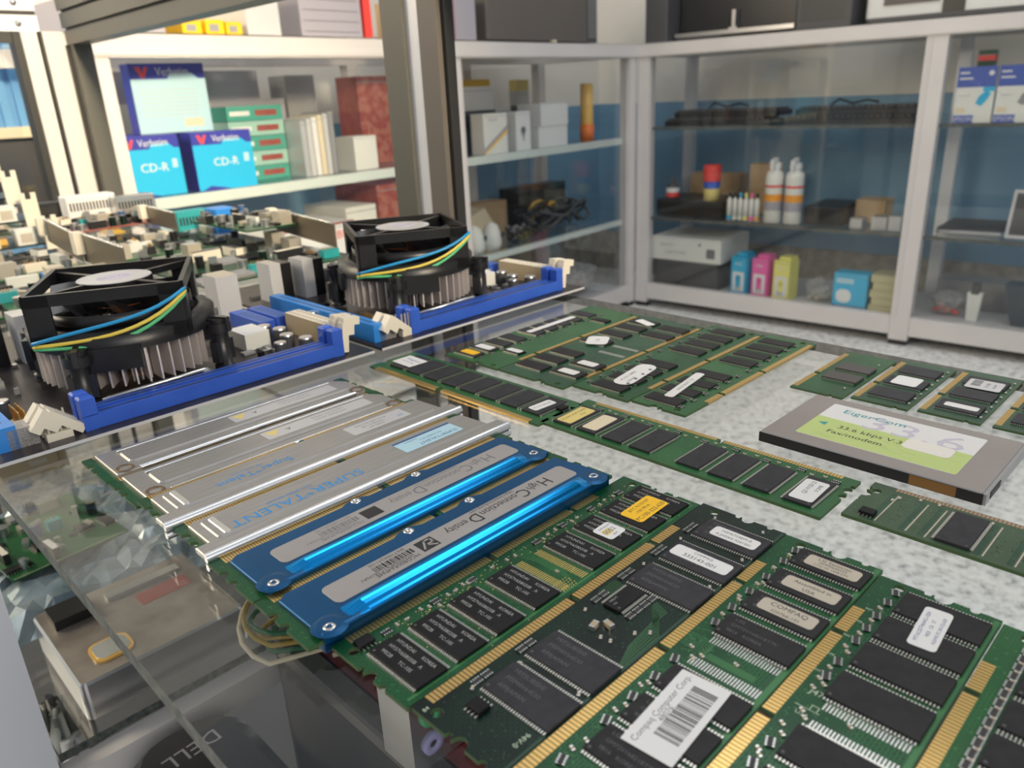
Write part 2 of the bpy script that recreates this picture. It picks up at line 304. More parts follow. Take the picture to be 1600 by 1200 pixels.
# posts
m = MB(); m.T = TS; m.box(432, 446, 557, 586, 24, Z0+243, 'framed'); m.box(436, 446, 539, 557, 24, Z0+243, 'framel'); m.box(434, 444, 516, 539, 24, Z0+243, 'taupe'); m.box(439, 448, 511, 516, 24, Z0+243, 'gasket'); m.build('post', case)
m = MB(); m.T = TS; m.box(432, 458, 1362, 1384, 24, Z0+243, 'framed'); m.box(428, 458, 1384, 1392, 24, Z0+243, 'gasket'); m.box(400, 430, 1388, 1412, 24, Z0+262, 'frame'); m.box(396, 399.5, 1390, 1412, 24, Z0+262, 'gasket'); m.box(372, 394, 1392, 1420, 24, Z0+262, 'frame'); m.box(361, 371.5, 1392, 1420, 24, Z0+262, 'gasket'); m.build('post', case)
cb('post', 14, 42, 421.5, 452, -720, -1, 'framel'); cb('post', 14, 42, -340, -322, -720, 290, 'framel'); cb('post', 444, 470, -349, -319, -720, 245, 'framed')
m = MB(); m.T = TS; m.box(430, 458, -340, 1384, Z0+243, Z0+262, 'framed'); m.box(433, 458, -340, 1384, Z0+262, Z0+266, 'gasket'); m.box(428, 458, -340, 1384, Z0+266, Z0+286, 'framed'); m.box(432, 458, -340, 1384, Z0+286, Z0+290, 'gasket'); m.box(426, 458, -340, 1384, Z0+290, Z0+312, 'framed'); m.build('top_beam', case)
m = MB(); m.T = TS; m.box(14, 399, 1392, 1420, Z0+262, Z0+284, 'framel'); m.box(14, 399, 1395, 1420, Z0+284, Z0+290, 'gasket'); m.box(14, 399, 1392, 1420, Z0+290, Z0+318, 'framel')
for s_, z in ((372, 273), (372, 301)): m.tube([(s_, 1392, Z0+z), (s_, 1389, Z0+z)], 4.5, 'steel', 10)
m.build('end_rail', case)
cb('end_glass', 60, 355, 1444, 1448, 4, 262, 'glass'); m = MB(); m.T = TS; m.box(14, 360, 1393, 1399, Z0+246, Z0+261.5, 'gasket'); m.build('window_gasket', case); m = MB(); m.T = TS; m.box(14, 360, 1393, 1399, Z0+2, Z0+14, 'frame'); m.build('end_sill', case)
cb('bottom_deck', 43, 440, -310, 1398, -570, -552, 'dk')
# ---------------------------------------------------------------- stock in and on the right cabinet
def carton(side, name, label, cat, a0, a1, z0, z1, d0, d1, m, group=None, art=None, r=0):
    PF = PR if side == 'R' else PL; rot = RR if side == 'R' else RL
    w = abs(a1-a0)*1000; h = (z1-z0)*1000; dp = (d1-d0)*1000
    t = thing(name, label, cat, PF((a0+a1)/2, (d0+d1)/2, z0+.0005), rot+r, group)
    mb = MB(); mb.box(-w/2, w/2, -dp/2, dp/2, 0, h, m); mb.box(-w/2+.6, w/2-.6, -dp/2-.3, -dp/2, h*.93, h*.94, 'mg'); mb.build('carton', t)
    if art:
        f = MB(); f.T = Matrix.Translation((0, -dp/2-.4, h/2)) @ Matrix.Rotation(PI/2, 4, 'X'); art(f, w, h); f.build('printed_front', t)
    return t
def art_ink(col):
    def a(f, w, h):
        f.rbox(-w*.38, w*.38, -h*.42, h*.1, 3, 0, .3, 'white'); f.prism(circ(0, -h*.06, w*.2, 14), .3, .5, col); f.rbox(-w*.17, w*.17, -h*.3, -h*.06, 2, .3, .5, col); f.text('DS', w*.3, 0, -h*.34, .7, 'navy'); f.text('INK', w*.28, 0, h*.32, .3, 'white')
    return a
G['inkc'] = mat('box_cyan', (.02, .42, .70), .4); G['inkm'] = mat('box_pink', (.85, .12, .42), .4); G['inky'] = mat('box_yellow', (.80, .76, .20), .4)
for nm, col, a in (('cyan', 'inkc', .405), ('pink', 'inkm', .490), ('yellow', 'inky', .575)):
    t = carton('R', 'ink_box', f'tall {nm} ink refill box standing on the bottom shelf of the right cabinet', 'ink box', a, a+.064, -.633, -.487, .06, .13, col, 'ink refill boxes', art_ink(col), -.12)
    MB().box(-18, 26, -20, 34, 146.5, 160, col).build('top_flap', t)
def art_blue(f, w, h):
    f.rbox(-w*.4, w*.05, -h*.32, h*.05, h*.15, 0, .3, 'white'); f.box(-w*.42, w*.1, h*.22, h*.36, 0, .3, 'labb'); f.box(-w*.5, w*.5, -h*.5, -h*.4, 0, .3, 'navy')
carton('R', 'toner_box', 'square cyan-blue box with a white oval on the bottom shelf beside yellowed cartons', 'box', .80, .915, -.633, -.505, .05, .12, 'inkc', None, art_blue)
G['ylw'] = mat('yellowed_paper', (.50, .46, .27), .7)
for i in range(5): carton('R', 'small_carton', f'yellowed flat carton beside the blue box, {["lowest", "second from the bottom", "third from the bottom", "fourth from the bottom", "topmost"][i]} of its pile', 'carton', .925+.008*(i % 2), 1.005+.006*(i % 2), -.633+i*.027, -.607+i*.027, .05, .14, 'ylw', 'yellowed cartons')
def art_wb(f, w, h):
    f.text('LASER TONER', h*.16, -w*.15, -h*.15, 0, 'purpleg'); f.text('PREMIUM', h*.16, -w*.38, h*.15, 0, 'purpleg', al='l'); f.rbox(w*.3, w*.42, -h*.3, h*.1, 6, 0, .4, 'txtg'); f.prism(circ(w*.2, h*.25, h*.07), 0, .3, 'mg')
carton('R', 'black_carton', 'large black carton on the bottom shelf under the long white box', 'carton', .06, .345, -.633, -.525, .06, .30, 'dk')
carton('R', 'toner_carton', 'long white box with small grey print lying on the black carton', 'box', .055, .36, -.524, -.43, .05, .30, 'offw', None, art_wb)
carton('R', 'black_cartridge_box', 'dark box between the glue bottle and the red-capped tin', 'box', .06, .345, -.349, -.285, .07, .28, 'black')
def bag(side, name, label, a, d, z, w, dp, h, m, n=5, seed=1):
    random.seed(seed); t = thing(name, label, 'bag', (PR if side == 'R' else PL)(a, d, z), RR if side == 'R' else RL)
    mb = MB(); pr = []; N = 16
    v = []; f = []; rings = 6
    for j in range(rings+1):
        q = j/rings; rr = math.sin(PI*min(1, .35+.65*(1-q)))**.5 if j < rings else .05
        for i in range(N): an = 2*PI*i/N; k = 1+random.uniform(-.16, .16); v.append((math.cos(an)*w/2*rr*k, math.sin(an)*dp/2*rr*k, h*q*(1+random.uniform(-.08, .08))))
    for j in range(rings):
        for i in range(N): f.append((j*N+i, j*N+(i+1) % N, (j+1)*N+(i+1) % N, (j+1)*N+i))
    mb.add(v, f, m, False); mb.add(v[:N], [tuple(range(N))[::-1]], m); mb.add(v[-N:], [tuple(range(N))], m); mb.build('plastic_bag', t)
    for i in range(n):
        x = random.uniform(-w*.3, w*.3); mb = MB(); mb.T = Matrix.Translation((x, -dp*.2+random.uniform(0, dp*.3), h*.2)) @ Matrix.Rotation(random.uniform(-.9, .9), 4, 'Y') @ Matrix.Rotation(random.uniform(0, 3), 4, 'Z'); mb.rbox(-22, 22, -6, 6, 4, 0, 8, 'cream' if seed == 1 else 'red', 1); mb.build('packed_item', t)
    return t
bag('R', 'parts_bag', 'clear plastic bag of cream coloured parts between the yellow ink box and the blue box', .735, .12, -.633, 110, 110, 85, 'clr')
bag('R', 'parts_bag', 'dark clear bag of small parts at the bottom right cabinet bay beside a white stand', 1.15, .16, -.633, 110, 110, 80, 'clr', 5, 3)
def spray(r, name, label):
    t = thing('spray_can', label, 'spray can', PR(r, .09, -.3495), RR, 'air duster cans')
    mb = MB(); mb.lathe(0, 0, [(0, 0), (30, 0), (32, 3), (32, 165), (30, 178), (17, 190), (17, 194), (0, 194)], 'offw'); mb.build('can', t)
    mb = MB(); mb.lathe(0, 0, [(32.3, 78), (32.3, 104)], 'ora'); mb.lathe(0, 0, [(32.4, 45), (32.4, 77)], 'purpleg'); mb.lathe(0, 0, [(32.3, 128), (32.3, 136)], 'red'); mb.build('printed_band', t)
    mb = MB(); mb.lathe(0, 0, [(18, 190), (22, 196), (20, 214), (0, 216)], 'white'); mb.T = Matrix.Translation((0, 0, 205)) @ Matrix.Rotation(.25, 4, 'X'); mb.box(-8, 8, -30, 10, 8, 26, 'white'); mb.box(-4, 4, -36, -30, -22, 22, 'white'); mb.build('spray_trigger', t)
G['ora'] = mat('print_orange', (.85, .35, .04), .4)
spray(.54, 's', 'white air duster can on the middle shelf, left of the pair, beside the ink bottles')
spray(.615, 's', 'white air duster can on the middle shelf, right of the pair')
cols = ['inkc', 'offw', 'offw', 'inky', 'inkm', 'ora']
for i in range(6):
    t = thing('ink_bottle', ['small clear bottle with a blue base, first of the row left of the spray cans', 'small clear ink bottle second from the left in the row', 'small clear ink bottle third from the left in the row', 'small yellow-tinted bottle fourth in the row', 'small pinkish bottle fifth in the row', 'small orange-based bottle nearest the spray cans'][i], 'bottle', PR(.372+.022*i, .08, -.3495), RR, 'ink bottles on the middle shelf')
    MB().lathe(0, 0, [(0, 0), (9.5, 0), (9.5, 75), (4, 84), (4, 90), (0, 90)], 'offw', 12).lathe(0, 0, [(9.7, 3), (9.7, 16)], cols[i], 12).build('bottle_body', t)
    MB().lathe(0, 0, [(5, 86), (5, 102), (0, 103)], ['black', 'black', 'inkc', 'inky', 'inkm', 'black'][i], 10).build('cap', t)
t = thing('aerosol_tin', 'yellow tin with a blue collar and red cap on the middle shelf', 'spray can', PR(.285, .10, -.284), RR)
MB().lathe(0, 0, [(0, 0), (30, 0), (30, 55), (0, 57)], 'gyel').build('can', t); MB().lathe(0, 0, [(31, 48), (31, 78), (0, 79)], 'slot').build('collar', t); MB().lathe(0, 0, [(33, 74), (34, 130), (30, 135), (0, 136)], 'red').build('cap', t)
t = thing('glue_bottle', 'small dark bottle with a white and red label near the corner', 'bottle', PR(.115, .10, -.284), RR)
MB().lathe(0, 0, [(0, 0), (26, 0), (26, 50), (10, 62), (8, 84), (0, 85)], 'dk').build('bottle_body', t); MB().lathe(0, 0, [(26.5, 8), (26.5, 26)], 'red').lathe(0, 0, [(26.5, 26), (26.5, 44)], 'white').build('paper_label', t)
carton('R', 'cardboard_box', 'brown cardboard box behind the dark bottle near the corner', 'cardboard box', .09, .31, -.349, -.205, .29, .37, 'cardb')
carton('R', 'cardboard_box', 'small upright brown cardboard box behind the spray cans', 'cardboard box', .37, .47, -.349, -.16, .25, .33, 'cardb')
carton('R', 'black_tray', 'low black plastic tray right of the spray cans', 'tray', .66, .79, -.349, -.285, .08, .3, 'black')
carton('R', 'cardboard_box', 'small tan carton behind the low black tray', 'cardboard box', .80, .90, -.349, -.27, .2, .3, 'cardb')
for i, (r, w, h) in enumerate(((.83, .04, .035), (.90, .05, .045), (.955, .04, .05))): carton('R', 'metal_adapter', ['small grey metal part right of the black tray', 'grey metal part in the middle of the small row by the post', 'grey metal part nearest the centre post'][i], 'metal part', r, r+w, -.349, -.349+h, .06, .12, 'steel', 'small metal parts')
def keyboard(r0, r1, z, d, label, tilt=0):
    w = (r1-r0)*1000; t = thing('keyboard', label, 'keyboard', PR((r0+r1)/2, d, z), RR, 'keyboards on the top shelf'); mb = MB(); mb.rbox(-w/2, w/2, -75, 75, 10, 0, 20, 'black', 3); mb.build('keyboard_body', t)
    k = MB()
    for i in range(int(w/19)-1):
        for j in range(6): k.box(-w/2+12+i*19, -w/2+27+i*19, -66+j*22, -49+j*22, 20, 27, 'dk')
    k.build('keycaps', t)
    if 'nearer' in label: return
    c = MB(); c.tube([(-w*.3, 60, 30), (-w*.22, 40, 48), (-w*.12, 55, 32), (0, 66, 42), (w*.1, 52, 34)], 4, 'black'); c.build('cable', t)
keyboard(.07, .50, -.0045, .17, 'black keyboard on the top shelf, nearer the corner'); keyboard(.10, .52, .0245, .19, 'black keyboard lying on top of the one nearest the corner'); keyboard(.545, .99, -.0045, .17, 'black keyboard on the top shelf, nearer the centre post'); keyboard(.58, .985, .0245, .2, 'black keyboard stacked on the one near the centre post')
def art_ep(c2):
    def a(f, w, h):
        f.box(-w/2, w/2, h*.14, h*.5, 0, .3, 'txb2'); f.box(w*.2, w/2, h*.06, h*.14, 0, .3, 'inkc'); f.box(-w/2, w*.05, -h*.5, -h*.36, 0, .3, 'txb2'); f.text('EPSON', h*.12, -w*.23, -h*.43, .5, 'white'); f.prism(circ(w*.36, h*.38, w*.07), .3, .5, 'white')
        f.box(-w*.45, -w*.2, h*.38, h*.41, .3, .5, 'white'); f.box(-w*.45, -w*.1, h*.28, h*.31, .3, .5, 'white'); f.box(-w*.45, -w*.2, -h*.22, -h*.32, 0, .3, 'cream'); f.box(-w*.4, -w*.1, -h*.02, 0, 0, .3, 'lg')
        f.prism([(w*.05, -h*.15), (w*.12, -h*.02), (w*.3, h*.08), (w*.42, h*.02), (w*.3, -h*.12), (w*.2, -h*.2)], .3, .5, c2)
    return a
G['txb2'] = mat('box_royal_blue', (.05, .10, .42), .4)
carton('R', 'ink_cartridge_box', 'white and blue ink cartridge box with a cyan splash on the top shelf', 'ink box', 1.105, 1.208, -.0045, .155, .045, .065, 'offw', 'ink cartridge boxes on the top shelf', art_ep('inkc'))
carton('R', 'ink_cartridge_box', 'white and blue ink cartridge box with a grey splash at the right edge', 'ink box', 1.214, 1.317, -.0045, .155, .045, .065, 'offw', 'ink cartridge boxes on the top shelf', art_ep('mg'))
t = carton('R', 'small_bottle_box', 'small green and red carton behind the two ink cartridge boxes', 'box', 1.14, 1.185, -.0045, .20, .1, .14, 'pcbm')
MB().box(-22.7, 22.7, -20.4, 20.4, 175, 190, 'red').build('red_band', t)
t = thing('laptop', 'closed silver and black laptop on the middle shelf at far right', 'laptop', PR(1.19, .2, -.3495), RR); MB().rbox(-95, 95, -110, 110, 8, 0, 12, 'steel', 2).build('base', t); MB().rbox(-93, 93, -108, 108, 8, 12.2, 20, 'dk', 2).build('lid', t)
t = thing('tablet', 'silver framed tablet leaning at the right edge on the middle shelf', 'tablet', PR(1.352, .08, -.3485), RR); mb = MB(); mb.T = Matrix.Rotation(-.35, 4, 'X'); mb.rbox(-60, 80, -4, 4, 3, 0, 150, 'lg'); mb.build('body', t); mb = MB(); mb.T = Matrix.Rotation(-.35, 4, 'X'); mb.box(-50, 70, -4.6, -4.1, 10, 140, 'dk'); mb.build('screen', t)
t = thing('desk_stand', 'white flared stand with a dark top on the bottom shelf right of the post', 'stand', PR(1.235, .12, -.633), RR); MB().prism([(-16, 0), (16, 0), (22, 95), (-22, 95)], -12, 12, 'offw').build('stand_body', t)
o_ = t.children[0]; o_.rotation_euler = (PI/2, 0, 0); MB().box(-11, 11, -13, 13, 90, 125, 'dk').build('dark_top', t)
t = thing('webcam_case', 'dark rounded plastic case at the bottom right edge of the photo', 'case', PR(1.40, .15, -.633), RR); mb = MB(); mb.prism([(-50, 0), (80, 0), (80, 130), (-85, 130), (-70, 60)], -40, 40, 'bluegrey'); 
o_ = mb.build('case_shell', t); o_.rotation_euler = (PI/2, 0, 0)
carton('R', 'dark_box', 'flat dark box lying at the bottom right behind the white stand', 'box', 1.09, 1.32, -.633, -.54, .26, .38, 'mg')
# on top of the right cabinet
def T(side, *a): return carton(side, *a)
t = thing('printer', 'black printer with a silver front edge on top of the right cabinet', 'printer', PR(.345, .25, .2975), RR)
MB().rbox(-235, 235, -150, 150, 12, 0, 22, 'dk', 3).rbox(-225, 225, -130, 150, 12, 22, 220, 'blacks', 4).build('printer_body', t)
mb = MB(); mb.box(-232, 225, -168, -150, 12, 26, 'steel'); mb.build('paper_tray_edge', t); MB().box(-6, 6, -160, -130, 26, 90, 'steel').box(-16, 16, -165, -140, 26, 33, 'steel').build('paper_guide', t)
mb = MB()
for i in range(20): mb.box(-225+i*9, -220+i*9, -152, -150, 2, 10, 'mg')
mb.build('vent_slots', t)
T('R', 'dark_speaker', 'black mesh-fronted box on the right cabinet between two printers', 'speaker', .60, .775, .2975, .50, .03, .25, 'dk', None, lambda f, w, h: [f.box(-w*.42+i*8, -w*.42+i*8+3, -h*.4, h*.4, 0, .4, 'black') for i in range(18)])
t = thing('laser_printer', 'off-white and black printer on the right cabinet near the right edge', 'printer', PR(1.15, .25, .2975), RR)
MB().rbox(-340, 340, -190, 190, 14, 0, 16, 'dk').rbox(-345, 345, -180, 190, 14, 16, 220, 'offw', 4).build('printer_body', t); MB().box(-290, -130, -184, -180, 50, 180, 'taupe').build('paper_slot', t); MB().box(-120, -60, -186, -180, 16, 200, 'black').build('side_panel', t); MB().box(80, 200, -184, -180, 45, 180, 'taupe').build('paper_slot', t)
# ---------------------------------------------------------------- stock in and on the left cabinet
G['vb'] = mat('disc_pack_blue', (.04, .045, .36), .35); G['vc'] = mat('disc_pack_cyan', (.02, .46, .78), .35); G['vl'] = mat('disc_pack_pale', (.46, .68, .78), .35)
def art_vb(back=False):
    def a(f, w, h):
        f.box(-w/2, w/2, h*.28, h*.5, 0, .3, 'vb'); f.box(-w/2, w/2, -h*.5, h*.28, 0, .3, 'vl' if back else 'vc'); f.prism([(-w*.05, h*.2), (w*.02, h*.36), (w*.32, h*.36), (w*.42, h*.27)], .3, .45, 'vl' if back else 'vc')
        f.text('Verbatim', h*.17, w*.06, h*.385, .6, 'white', wide=.8); f.prism([(-w*.42, h*.45), (-w*.36, h*.45), (-w*.33, h*.36), (-w*.30, h*.45), (-w*.25, h*.45), (-w*.31, h*.30), (-w*.36, h*.30)], .4, .6, 'red')
        if back:
            for i in range(7): f.box(-w*.4, w*.35, h*(.12-.06*i), h*(.13-.06*i), .3, .5, 'lg')
            f.box(w*.12, w*.38, -h*.42, -h*.3, .3, .5, 'cream')
        else:
            f.text('CD-R', h*.2, w*.02, -h*.02, .6, 'white'); f.box(w*.33, w*.42, -h*.05, h*.1, .3, .5, 'vl')
            f.prism([(-w*.45, -h*.5), (-w*.3, -h*.42), (w*.05, -h*.5)], .3, .5, 'vb')
    return a
for lab, a0, a1, z0, z1, d, bk in (('blue and cyan disc pack standing in front of the others on the left cabinet shelf', 1.665, 1.81, -.0395, .092, .05, False),
    ('blue and cyan disc pack behind the front one, half hidden, at the left cabinet end', 1.835, 1.965, -.0395, .092, .075, False),
    ('pale blue disc pack showing its printed back, stacked above the other disc packs', 1.72, 1.89, .0935, .243, .12, True)):
    carton('L', 'disc_pack', lab, 'disc pack', a0, a1, z0, z1, d, d+.07 if not bk else d+.05, 'vb', 'disc packs', art_vb(bk), -.1)
carton('L', 'disc_carton', 'dark blue disc carton standing behind the disc packs', 'box', 1.75, 1.96, -.0395, .093, .17, .28, 'vb')
def art_w1(f, w, h): f.prism([(-w*.5, -h*.35), (w*.5, h*.2), (w*.5, h*.1), (-w*.5, -h*.45)], 0, .4, 'purpleg'); f.prism([(-w*.5, -h*.45), (w*.5, h*.1), (w*.5, h*.02), (-w*.5, -h*.5)], 0, .4, 'yel'); f.text('MOUSE', h*.1, -w*.1, h*.35, 0, 'mg')
def art_w2(f, w, h): f.prism(circ(0, h*.02, w*.17), 0, .4, 'txtg'); f.box(-w*.03, w*.03, -h*.25, h*.02, 0, .4, 'txtg'); f.box(-w*.1, w*.1, -h*.12, -h*.09, 0, .4, 'txtg')
t = carton('L', 'accessory_box', 'white box with a purple and yellow diagonal stripe and black surround', 'box', .72, .835, -.0395, .085, .045, .10, 'offw', None, art_w1); 
t = carton('L', 'black_box', 'black box standing behind the white box with the diagonal stripe', 'box', .70, .86, -.0395, .095, .11, .16, 'black')
carton('L', 'lamp_box', 'narrow white box printed with a dark bulb, left of the plain white cartons', 'box', .60, .675, -.0395, .085, .045, .10, 'white', None, art_w2)
carton('L', 'white_carton', 'plain white carton, lower of the two stacked near the cabinet corner', 'carton', .39, .555, -.0395, .03, .045, .15, 'white', 'stacked white cartons')
carton('L', 'white_carton', 'plain white carton, upper of the two stacked near the cabinet corner', 'carton', .385, .54, .031, .105, .045, .15, 'white', 'stacked white cartons')
carton('L', 'dark_carton', 'dark grey carton on the shelf right of the white cartons', 'carton', .27, .40, -.0395, .10, .17, .30, 'dk')
t = thing('plastic_jar', 'tall amber jar with an orange base on the left cabinet shelf near the corner', 'jar', PL(.205, .09, -.0395), RL)
G['orb'] = mat('orange_plastic', (.85, .20, .03), .35)
MB().lathe(0, 0, [(24, 60), (24, 205), (0, 206)], 'amb').build('jar_body', t); MB().lathe(0, 0, [(0, 0), (27, 0), (27, 60), (0, 61)], 'orb').build('jar_base', t)
for i, (a, w, z0, z1, m) in enumerate(((.80, .10, .13, .20, 'yel'), (.56, .14, .14, .215, 'yel'), (.30, .07, .08, .21, 'gyel'))):
    t = carton('L', 'hanging_packet', ['yellow topped packet above the striped box', 'wide yellow topped packet above the white cartons', 'dull gold packet left of the amber jar'][i], 'packet', a-w/2, a+w/2, -.0395, z1-.06, .32, .36, 'lg'); MB().box(-w*500, w*500, -20.5, 20.5, (z1-.06+.04)*1000, (z1+.04)*1000-20, m).build('coloured_header', t)
carton('L', 'blister_pack', 'large clear fronted pack behind the white cartons', 'packet', .62, .93, -.0395, .17, .19, .25, 'lg')
# left bay
G['teal'] = mat('box_teal', (.06, .34, .27), .5); G['teall'] = mat('box_pale_teal', (.32, .55, .48), .5)
for i in range(5):
    t = carton('L', 'teal_box', f'teal striped box in the pile right of the disc packs, {["lowest", "second from the bottom", "middle one", "second from the top", "topmost"][i]}', 'box', 1.50, 1.66, -.0395+i*.037, -.004+i*.037, .15, .30, ['teal', 'teall'][i % 2], 'teal boxes', lambda f, w, h: [f.box(-w*.45, -w*.1, -h*.15, h*.15, 0, .4, 'white'), f.box(0, w*.4, -h*.2, h*.2, 0, .4, 'pcbr')])
for i in range(6):
    t = carton('L', 'manual', ['silver grey booklet leaning in the row right of the teal boxes', 'pale grey booklet second in the leaning row', 'tan edged booklet in the middle of the leaning row', 'white shiny booklet in the leaning row', 'pale grey booklet next to last in the leaning row', 'grey folder at the right end of the leaning row'][i], 'booklet', 1.392+i*.018, 1.407+i*.018, -.0395, .12-.004*i, .08, .2, ['mg', 'lg', 'cream', 'white', 'lg', 'silverlab'][i], 'booklets on the left cabinet shelf')
carton('L', 'router_box', 'grey carton behind the leaning booklets', 'box', 1.38, 1.64, -.0395, .16, .31, .38, 'purpleg')
carton('L', 'small_white_box', 'small off-white box right of the booklets by the middle post', 'box', 1.25, 1.33, -.0395, .05, .08, .16, 'offw')
carton('L', 'brick_red_box', 'tall brick red box behind glass just left of the near post', 'box', 1.08, 1.20, -.0395, .21, .2, .3, 'pcbr')
for i, (a, b_, z0, z1, m) in enumerate(((1.45, 1.9, .165, .235, 'purpleg'), (1.27, 1.37, .10, .22, 'mg'), (.9, .96, -.03, .16, 'lg'))): carton('L', 'stored_box', ['lilac grey flat box on the upper back of the left bay', 'dark grey box behind the booklets near the top', 'pale grey box seen just right of the near post'][i], 'box', a, b_, -.0395 if i else .1615, z1, .31 if i else .32, .39, m)
# middle shelf of left cabinet, black cable tangle and items
random.seed(5)
def tangle(name, label, base, rot, w, d, h, n, r, cols_, seed=1):
    random.seed(seed); t = thing(name, label, 'cables', base, rot)
    for i in range(n):
        pts = []; a = random.uniform(0, 6); cx, cy = random.uniform(-w*.3, w*.3), random.uniform(-d*.2, d*.2); R_ = random.uniform(.15, .35)
        for j in range(26): th = j*.5+a; pts.append((cx+math.cos(th)*w*R_*(1+.2*math.sin(j*1.3+i)), cy+math.sin(th)*d*R_, r+h*abs(math.sin(j*.37+i))*random.uniform(.6, 1)))
        MB().tube(pts, r, cols_[i % len(cols_)], 6).build('cable', t)
    return t
tangle('cable_tangle', 'heap of black cables with yellow ties on the lower shelf of the left cabinet', PL(.30, .2, -.357), RL, 340, 220, 90, 10, 6, ['black', 'dk', 'black', 'dk', 'black', 'dk', 'yel'], 3)
tangle('cable_tangle', 'smaller heap of dark cables left of the white mice on the lower shelf', PL(.60, .12, -.357), RL, 130, 120, 50, 5, 5, ['black', 'mg', 'dk'], 8)
for i in range(2):
    t = thing('computer_mouse', ['white computer mouse standing left of the cable heap, nearer the post', 'white computer mouse with a dark wheel, right of the other one'][i], 'mouse', PL(.86-.085*i, .09, -.3595), RL, 'white mice'); MB().lathe(0, 0, [(0, 0), (26, 2), (34, 20), (32, 55), (22, 85), (0, 96)], 'offw', 16).build('mouse_shell', t); MB().tube([(20, -26, 44), (24, -30, 60)], 6, 'black').build('scroll_wheel', t)
t = thing('paper_bag', 'cream paper bag slumped behind the white mice', 'bag', PL(.70, .235, -.3595), RL); MB().prism([(-80, 0), (70, 0), (60, 60), (10, 125), (-60, 105)], -40, 40, 'cream').build('bag_body', t).rotation_euler = (PI/2, 0, 0)
carton('L', 'cardboard_box', 'brown cardboard box behind the cable heap in the left cabinet', 'cardboard box', .45, .66, -.3595, -.24, .30, .38, 'cardb')
carton('L', 'black_device', 'long black device behind the cables near the cabinet corner', 'device', .07, .40, -.3595, -.21, .30, .38, 'black')
bag('L', 'parts_bag', 'plastic bag with red parts on the bottom shelf of the left cabinet near the corner', .25, .14, -.641, 260, 150, 130, 'clr', 8, 2)
carton('L', 'grey_carton', 'grey carton on the bottom shelf left of the bag with red parts', 'carton', .5, .9, -.641, -.5, .2, .36, 'mg')
carton('L', 'brown_carton', 'brown carton on the bottom shelf behind the fan', 'cardboard box', .55, .92, -.498, -.40, .22, .36, 'cardb')
for i, (a0, a1, z0, z1, m, lab) in enumerate(((1.64, 1.95, -.3595, -.12, 'lg', 'pale grey carton on the lower shelf behind the green boards'), (1.26, 1.37, -.3595, -.14, 'offw', 'white carton on the lower shelf right of the white and red box'), (1.07, 1.25, -.3595, -.09, 'pcbr', 'dark red carton on the lower shelf beside the near post'))): carton('L', 'stored_carton', lab, 'carton', a0, a1, z0, z1, .1, .3, m)
# on top of the left cabinet
carton('L', 'drive_box', 'white box with red block lettering on the lower shelf behind the green boards', 'box', 1.385, 1.61, -.3595, -.165, .05, .25, 'white', None, lambda f, w, h: [f.text('ORBIT', 32, w*.22, h*.33, .3, 'red'), f.box(-w*.5, w*.5, h*.47, h*.5, 0, .3, 'pcbr')])
topL = [('storage_box', 'lilac grey carton at the left end on top of the left cabinet', 'box', 1.84, 2.03, .36, 'purpleg'), ('battery_box', 'yellow box with a grey window, left one on top of the left cabinet', 'box', 1.755, 1.80, .325, 'yel'), ('battery_box', 'yellow box with a grey window, middle one on top of the left cabinet', 'box', 1.70, 1.745, .328, 'yel'), ('battery_box', 'yellow box with a grey window, right one on top of the left cabinet', 'box', 1.655, 1.695, .325, 'yel'),
 ('storage_box', 'pale grey carton above the booklets on top of the left cabinet', 'box', 1.55, 1.64, .40, 'lg'), ('desktop_computer', 'dark grey ribbed computer case on top of the left cabinet', 'computer', 1.30, 1.49, .42, 'purpleg'), ('red_folder', 'upright red folder on top of the left cabinet left of the near post', 'folder', 1.265, 1.29, .42, 'red'),
 ('cardboard_box', 'brown box with orange print on top of the cabinet right of the near post', 'cardboard box', .99, 1.06, .41, 'cardb'), ('red_cable_reel', 'thin red panel right of the near post on top of the left cabinet', 'panel', .955, .97, .42, 'red'), ('storage_box', 'lilac grey panel between the red panel and the brown device', 'box', .86, .95, .42, 'purpleg')]
for n, lab, c, a0, a1, z1, m in topL:
    t = carton('L', n, lab, c, a0, a1, .2975, z1, .03, .25, m, 'yellow battery boxes' if n == 'battery_box' else None, (lambda f, w, h: f.box(-w*.3, w*.2, -h*.3, h*.2, 0, .4, 'mg')) if n == 'battery_box' else ((lambda f, w, h: [f.box(-w*.45, w*.45, h*(.4-.2*i), h*(.4-.2*i)+1, 0, .4, 'dk') for i in range(5)]) if n == 'desktop_computer' else None))
t = thing('stereo_unit', 'large taupe device with ribbed dark side on top of the left cabinet near the corner', 'device', PL(.51, .2, .2975), RL); MB().rbox(-300, 230, -170, 150, 8, 6, 240, 'taupe', 3).build('device_body', t)
mb = MB(); mb.rbox(232, 300, -165, 145, 6, 4, 240, 'dk', 2)
for i in range(14): mb.box(240, 290, -166.5, -165, 20+i*9, 24+i*9, 'mg')
mb.build('ribbed_side', t); MB().rbox(20, 40, -180, -160, 3, 0, 8, 'cream').build('foot', t)
t = thing('sockets_box', 'black box standing on the corner between both cabinets', 'box', PR(.055, .10, .2975), RR); MB().rbox(-45, 50, -60, 60, 6, 0, 210, 'dk', 2).build('box_body', t)
